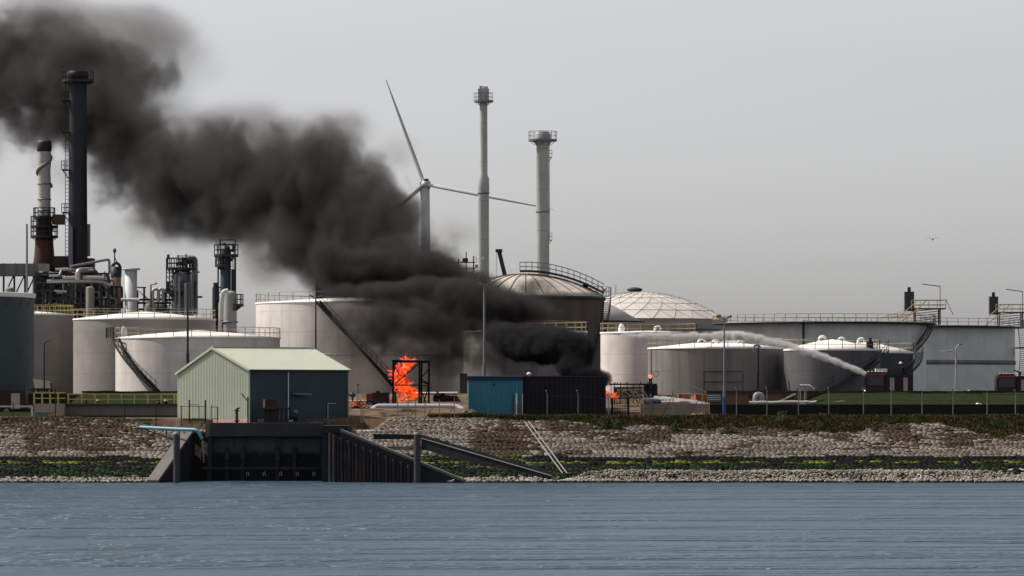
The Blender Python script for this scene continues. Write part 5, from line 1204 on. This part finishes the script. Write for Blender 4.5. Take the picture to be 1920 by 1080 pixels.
def stand(f=1, bend=0): 
    return dict(pelvis=(0,0,.95),chest=(0,-bend*.3,1.35),neck=(0,-bend*.38,1.53),head=(0,-bend*.42,1.66),sh_l=(-.19,-bend*.3,1.42),sh_r=(.19,-bend*.3,1.42),el_l=(-.27,-.05-bend*.3,1.15),el_r=(.27,-.05-bend*.3,1.15),ha_l=(-.2,-.25-bend*.3,1.0),ha_r=(.2,-.25-bend*.3,1.0),hip_l=(-.1,0,.9),hip_r=(.1,0,.9),kn_l=(-.12,-.03,.5),kn_r=(.13,.02,.5),an_l=(-.13,0,.09),an_r=(.15,.05,.09),to_l=(-.13,-.17,.04),to_r=(.15,-.12,.04))
kneel = dict(pelvis=(.05,0,.45),chest=(-.12,-.02,.85),neck=(-.2,-.02,1.0),head=(-.27,-.02,1.1),sh_l=(-.17,-.2,.92),sh_r=(-.17,.18,.92),el_l=(-.42,-.18,.72),el_r=(-.42,.15,.72),ha_l=(-.65,-.08,.62),ha_r=(-.65,.06,.6),hip_l=(.05,-.12,.42),hip_r=(.05,.12,.42),kn_l=(-.3,-.15,.4),kn_r=(-.1,.14,.1),an_l=(-.32,-.15,.08),an_r=(.3,.15,.08),to_l=(-.48,-.15,.05),to_r=(.42,.15,.03))
person('firefighter in black with a bright helmet crouching on the fire engine roof', (X(1694,446),446.2,ZT+2.68), kneel, WHITE)
WP = [(161,428,'helmeted person in dark clothes behind the long yellow railing, nearest the chamber',DARK),(184,428.5,'person in dark jacket behind the second bay of the long yellow railing',LAMPG),(297,427,'person in red jacket behind the right end of the yellow railing',RED),(311,427,'person in white helmet behind the yellow railing beside the green gable',WHITE),(228,429,'dark bowed person behind the middle of the long yellow railing',DARK)]
for px,Yp,lab,hm in WP:
    zt = Z(752,Yp); person(lab, (X(px,Yp),Yp,zt-1.62), stand(bend=.3), hm, mat=RED if 'red' in lab else TURN)
def gull(label, p, fly, s=1.0, yaw=0):
    t = T('gull', label, 'bird', p, 'gulls'); p = Vector(p); c, si = math.cos(yaw), math.sin(yaw)
    def q(x,y,z): return p+Vector((x*c-y*si, x*si+y*c, z))*s
    m = MB(); m.path([q(-.28,0,.10),q(-.2,0,.12),q(-.05,0,.13),q(.08,0,.14),q(.15,0,.2),q(.2,0,.24),q(.25,0,.24)],[.012*s,.035*s,.075*s,.07*s,.04*s,.045*s,.02*s],8); m.build('body', FEATHER if not fly else paint('gull_dark',(.05,.05,.055),.9), t)
    m = MB(); m.path([q(.25,0,.235),q(.3,0,.225)],[.014*s,.004*s],5); m.build('beak', YEL, t)
    if fly:
        for sd in (-1,1):
            m = MB(); m.add([q(.08,0,.16),q(-.07,0,.16),q(.1,sd*.28,.3),q(-.04,sd*.3,.3),q(.0,sd*.7,.22),q(-.06,sd*.68,.22)]+[q(.08,0,.14),q(-.07,0,.14),q(.1,sd*.28,.285),q(-.04,sd*.3,.285),q(.0,sd*.7,.21),q(-.06,sd*.68,.21)],[(0,1,3,2),(2,3,5,4),(6,8,9,7),(8,10,11,9),(0,2,8,6),(2,4,10,8),(1,7,9,3),(3,9,11,5)]); m.build('wing', paint('gull_wing_dark',(.03,.03,.035),.9), t)
    else:
        for sd in (-1,1): m = MB(); m.path([q(.07,sd*.05,.16),q(-.1,sd*.06,.14),q(-.3,sd*.02,.12)],[.03*s,.035*s,.008*s],6); m.build('wing', paint('gull_grey',(.3,.3,.32),.8), t)
gull('gull gliding in the empty grey sky at the upper right', P(1749,452,480), True, 1.25, R(80))
gull('white gull floating on the water below the right wing wall', (X(845,399),398.8,-.02), False, 1.3)
gull('white gull standing on the shingle near the right edge, left one of two', (X(1894,402),402,float(height(X(1894,402),402))+.2), False, 1.1)
gull('white gull standing on the shingle at the very right edge', (X(1917,402),402,float(height(X(1917,402),402))+.2), False, 1.1, R(160))

# ---------------------------------------------------------------- smoke and water spray as density grids
def cloud(name, label, org, yaw, lo, hi, vox, puffs, nscale, namp, mat, thr=.30, soft=.35, nz=(1,1,1), det=5, pitch=0, sx=1.0):
    """puffs: (world x,y,z, horizontal radius, vertical radius, strength)"""
    Mw = Matrix.Translation(org) @ Matrix.Rotation(yaw, 4, 'Z') @ Matrix.Rotation(pitch, 4, 'Y'); inv = Mw.inverted()
    ng = bpy.data.node_groups.new(name, 'GeometryNodeTree'); ng.interface.new_socket('Geometry', in_out='OUTPUT', socket_type='NodeSocketGeometry')
    out = ng.nodes.new('NodeGroupOutput'); vc = ng.nodes.new('GeometryNodeVolumeCube'); vc.inputs['Min'].default_value = lo; vc.inputs['Max'].default_value = hi
    for i,a in enumerate('XYZ'): vc.inputs['Resolution '+a].default_value = max(4, int((hi[i]-lo[i])/vox))
    pos = ng.nodes.new('GeometryNodeInputPosition').outputs[0]
    def mp(f, s):
        n_ = N(ng, 'ShaderNodeVectorMath', operation='MULTIPLY'); ng.links.new(f, n_.inputs[0]); n_.inputs[1].default_value = s; return n_.outputs[0]
    w = N(ng, 'ShaderNodeTexNoise'); w.inputs['Scale'].default_value = nscale*.5; w.inputs['Detail'].default_value = 3; ng.links.new(pos, w.inputs['Vector'])
    ws = N(ng, 'ShaderNodeVectorMath', operation='SUBTRACT'); ng.links.new(w.outputs['Color'], ws.inputs[0]); ws.inputs[1].default_value = (.5,.5,.5)
    wm_ = mp(ws.outputs[0], (1.6/nscale*.45,)*3); wa = N(ng, 'ShaderNodeVectorMath', operation='ADD'); ng.links.new(pos, wa.inputs[0]); ng.links.new(wm_, wa.inputs[1]); wpos = wa.outputs[0]
    acc = None
    for (x,y,z,rh,rv,s) in puffs:
        c = inv @ Vector((x,y,z)); a = N(ng, 'ShaderNodeVectorMath', operation='SUBTRACT'); ng.links.new(wpos, a.inputs[0]); a.inputs[1].default_value = c
        b_ = mp(a.outputs[0], (1/(rh*sx),1/rh,1/rv)); l = N(ng, 'ShaderNodeVectorMath', operation='LENGTH'); ng.links.new(b_, l.inputs[0])
        r_ = N(ng, 'ShaderNodeMapRange', interpolation_type='SMOOTHSTEP'); r_.inputs[1].default_value = 1; r_.inputs[2].default_value = 0.1; r_.inputs[3].default_value = 0; r_.inputs[4].default_value = s
        ng.links.new(l.outputs['Value'], r_.inputs[0]); acc = r_.outputs[0] if acc is None else math_(ng, 'ADD', acc, r_.outputs[0])
    nn = N(ng, 'ShaderNodeTexNoise'); nn.inputs['Scale'].default_value = nscale; nn.inputs['Detail'].default_value = det; nn.inputs['Roughness'].default_value = .6; nn.inputs['Distortion'].default_value = .6
    ng.links.new(mp(wpos, nz), nn.inputs['Vector'])
    nzv = math_(ng, 'MULTIPLY', math_(ng, 'SUBTRACT', nn.outputs['Fac'], .5), namp)
    tot = math_(ng, 'ADD', acc, math_(ng, 'MULTIPLY', nzv, math_(ng, 'MULTIPLY', acc, 3, clamp=True)))
    edge = ramp(ng, tot, thr, thr+soft); dens = math_(ng, 'MULTIPLY', edge, math_(ng, 'MAXIMUM', tot, 0))
    ng.links.new(dens, vc.inputs['Density']); sm = ng.nodes.new('GeometryNodeSetMaterial'); sm.inputs['Material'].default_value = mat
    ng.links.new(vc.outputs[0], sm.inputs[0]); ng.links.new(sm.outputs[0], out.inputs[0])
    me = bpy.data.meshes.new(name); me.materials.append(mat); o = bpy.data.objects.new(name, me); COL.objects.link(o); o.matrix_world = Mw
    o.modifiers.new('density', 'NODES').node_group = ng; kind(o, 'stuff', label); return o
def volmat(name, col, dens, aniso=0, step=1):
    m = bpy.data.materials.new(name); m.cycles.volume_step_rate = step; m.use_nodes = True; nt = m.node_tree; nt.nodes.clear(); o = nt.nodes.new('ShaderNodeOutputMaterial'); v = nt.nodes.new('ShaderNodeVolumePrincipled')
    v.inputs['Color'].default_value = col+(1,); v.inputs['Density'].default_value = dens; v.inputs['Anisotropy'].default_value = aniso; nt.links.new(v.outputs[0], o.inputs['Volume']); return m
SM = volmat('plume_smoke', (.105,.096,.09), .42, .3, .6); SB = volmat('black_smoke', (.045,.045,.05), 2.6, .2); JET = volmat('water_spray', (.98,.98,.98), 2.8, .3, .5); STM = volmat('steam', (.98,.98,.98), .5, .4)
def yp(px): return 480+(870-px)*.078
PL = [ # px, py, rx, ry, strength
 (880,530,42,36,1.0),(835,515,50,46,1.2),(790,490,55,60,1.1),(770,545,60,34,1.3),(720,540,60,36,1.3),(660,525,60,50,1.3),(640,470,60,60,1.3),(710,455,66,66,1.3),(770,420,50,60,.9),(730,385,56,60,1.1),
 (660,395,70,75,1.3),(690,320,50,56,1.0),(630,255,56,56,.75),(600,320,75,75,1.2),(560,400,75,75,1.2),(540,270,65,65,.85),(510,340,85,75,1.1),(470,400,80,66,1.1),(440,260,70,62,.7),(420,330,85,75,1.0),(380,390,85,62,.8),(380,250,60,56,.55),
 (340,320,85,75,.95),(300,380,80,62,.7),(300,260,66,62,.7),(240,320,80,72,.7),(230,230,75,66,.8),(200,370,60,50,.35),(160,190,90,80,.9),(110,140,95,70,.85),(60,200,85,85,.8),(150,235,90,70,.75),(205,265,85,75,.8),(230,170,90,60,.5),(150,110,110,60,.5),(20,120,90,75,.8),(-40,170,90,85,.8),(60,280,70,60,.35),(-90,90,100,90,.7),
 (600,520,50,46,1.1),(640,550,50,30,1.2),(690,550,50,30,1.3),(740,560,50,30,1.3),(790,545,50,40,1.3),(580,470,50,60,.7),(860,555,40,26,1.0),(120,60,120,66,.38),(220,110,90,60,.42),(300,140,90,60,.34),(30,40,110,66,.45),(330,60,80,60,.14),(560,480,60,56,.5),(520,450,70,56,.55),(300,440,120,45,.28),(480,500,50,45,.25),(745,300,60,50,.18),(840,455,48,36,.42),(420,440,90,42,.4)]
pf = [(X(a,yp(a)),yp(a),Z(b,yp(a)),rx/F*yp(a)*1.28,ry/F*yp(a)*1.25,s*1.2) for a,b,rx,ry,s in PL]
A = Vector((X(880,yp(880)),yp(880),30)); B = Vector((X(-60,yp(-60)),yp(-60),30)); yaw = math.atan2((B-A).y,(B-A).x); L = (B-A).length
cloud('smoke', 'huge dark plume of smoke drifting up to the upper left', (A.x,A.y,0), yaw, (-7,-10,14), (L+14,10,66), .26, pf, .30, 2.9, SM, thr=.24, soft=.8, det=8, sx=1.4)
VL = [(420,230,130,70,.4),(600,230,110,60,.35),(250,170,120,80,.4),(60,40,150,90,.5),(200,60,150,80,.5),(330,110,110,80,.4),(300,60,110,70,.25),(150,150,160,90,.4),(300,250,140,100,.35),(450,300,160,120,.35),(560,450,110,80,.5),(520,520,70,50,.5),(350,420,150,60,.35),(130,330,120,80,.25),(740,290,60,60,.4),(860,430,70,50,.35),(620,300,120,110,.35),(650,230,60,50,.3),(480,470,90,60,.35),(200,420,120,50,.16),(-50,250,120,120,.4)]
pf = [(X(a,yp(a)),yp(a),Z(b,yp(a)),rx/F*yp(a)*1.15,ry/F*yp(a)*1.15,s) for a,b,rx,ry,s in VL]
cloud('smoke', 'thin grey veil of smoke hanging round the dark plume', (A.x,A.y,0), yaw, (-7,-9,14), (L+14,9,66), .5, pf, .12, .9, volmat('veil_smoke', (.24,.225,.217), .26, .3), thr=.0, soft=.5, det=5, sx=1.3)
# black smoke low in front of the tanks
NB = [(1128,712,18,16,1.4,424),(1100,705,26,16,1.4,424),(1075,690,30,26,1.4,425),(1082,668,28,24,1.3,426),(1060,650,44,32,1.4,427),(1015,648,48,34,1.4,429),(970,643,42,32,1.2,431),(945,632,30,22,.7,433),(1010,622,50,16,.6,432),(925,620,44,24,.3,434)]
pf = [(X(a,Yq),Yq,Z(b,Yq),rx/F*Yq*1.6,ry/F*Yq*1.5,s*1.2) for a,b,rx,ry,s,Yq in NB]
cloud('smoke', 'dense black smoke rolling off the roof of the black building', (0,430,0), 0, (-6.5,-10,8), (11.5,12,18.5), .12, pf, .75, 2.0, SB, thr=.15, soft=.6, det=7)
MS = [(850,520,60,40,.9,474),(780,505,70,50,1.0,474),(700,505,76,50,1.0,475),(640,515,56,50,.95,475),(610,480,44,50,.6,476),(900,540,50,34,.9,470),(830,480,50,40,.5,476),(740,470,60,50,.6,477),
 (1030,585,46,22,.35,462),(975,575,62,30,.9,464),(920,568,66,36,1.2,464),(865,556,70,40,1.3,465),(810,550,66,40,1.2,466),(750,552,66,34,1.1,467),(690,548,60,30,.9,468),(640,548,40,26,.7,469),
 (700,590,50,46,.42,462),(660,600,50,50,.2,461),(780,595,70,46,.48,462),(850,595,70,50,.48,463),(720,615,36,50,.5,460),(738,650,32,40,.5,452),(745,685,24,30,.4,446),(930,605,70,46,.45,463),(990,600,50,34,.4,463),
 (1040,548,40,24,.4,466),(1000,538,56,26,.5,470),(940,545,50,26,.6,468),(800,640,100,80,.34,461),(880,660,80,80,.34,461),(960,670,70,60,.26,460),(670,640,80,80,.26,460),(905,700,50,40,.16,456)]
pf = [(X(a,Yq),Yq,Z(b,Yq),rx/F*Yq*1.25,ry/F*Yq*1.2,s*1.25) for a,b,rx,ry,s,Yq in MS]
cloud('smoke', 'black smoke bank hanging before the largest tank and the rusty dome', (0,460,0), 0, (-23,-19,8.5), (10,20,34), .22, pf, .38, 2.1, volmat('bank_smoke',(.075,.07,.067),.9,.2), thr=.06, soft=.75, det=7)
# water jets, built along their own axis
def jet(label, pts, Y0, Y1, vox, mat, nz, thr=.2, namp=2.4, ns=2.2):
    pf = []; W_ = [(P(a,b,Y0+(Y1-Y0)*i/(len(pts)-1)), r, s) for i,(a,b,r,s) in enumerate(pts)]; A_, B_ = W_[0][0], W_[-1][0]; d = B_-A_
    for i in range(len(W_)-1):
        (p0,r0,s0),(p1,r1,s1) = W_[i], W_[i+1]; n = max(2, int((p1-p0).length/(min(r0,r1)/F*Y0*.55)))
        for k in range(n): f=k/n; q=p0.lerp(p1,f); r=(r0+(r1-r0)*f)/F*Y0*.95; pf.append((q.x,q.y,q.z,r,r,s0+(s1-s0)*f))
    if len(pf) > 220: pf = pf[::len(pf)//220+1]
    x0 = min(q[0]-q[3] for q in pf); x1 = max(q[0]+q[3] for q in pf); y0 = min(q[1]-q[3] for q in pf); y1 = max(q[1]+q[3] for q in pf); z0 = min(q[2]-q[3] for q in pf); z1 = max(q[2]+q[3] for q in pf)
    return cloud('water_jet', label, (x0,y0,z0), 0, (-.3,-.3,-.3), (x1-x0+.3,y1-y0+.3,z1-z0+.3), vox, pf, ns, namp, mat, thr=thr, soft=.4, nz=nz, det=3)
jet('white water jet arching up from the fire engine cannon', [(1671,721,2.2,1.6),(1640,708,5,1.2),(1600,691,8,1.0),(1560,675,10.5,.85),(1520,661,12,.75),(1480,649,13,.65),(1440,639,14,.6),(1405,631,15,.65),(1370,629,15,.7)], 446, 458, .13, JET, (.25,1,1.2))
jet('ragged drifting spray at the far end of the water jet', [(1390,630,14,.7),(1362,630,15,.75),(1335,631,13,.6),(1300,630,11,.55),(1260,629,11,.55),(1225,630,11,.5),(1195,629,9,.4),(1160,626,7,.25)], 458, 466, .16, volmat('spray',(.98,.98,.98),4.5,.3,.5), (1,1,1), .2, 1.9, 1.0)
jet('low flat water jet from the blue pipe toward the tan wall', [(1228,745,4,1.0),(1260,748,5,1.0),(1295,752,4,.9),(1330,757,2.5,.7)], 434, 425, .1, JET, (.4,1,1))
cloud('steam', 'white steam wisp between the pale stacks', (0,620,0), 0, (-6,-3,25), (3,3,31), .15, [(X(a,620),620,Z(b,620),r/F*620,r2/F*620,s) for a,b,r,r2,s in ((905,484,7,5,.9),(915,487,8,4,.6),(948,497,9,4,.9),(960,499,10,5,.9),(972,499,9,4,.7),(985,501,7,3,.5))], 1.2, 1.6, STM)
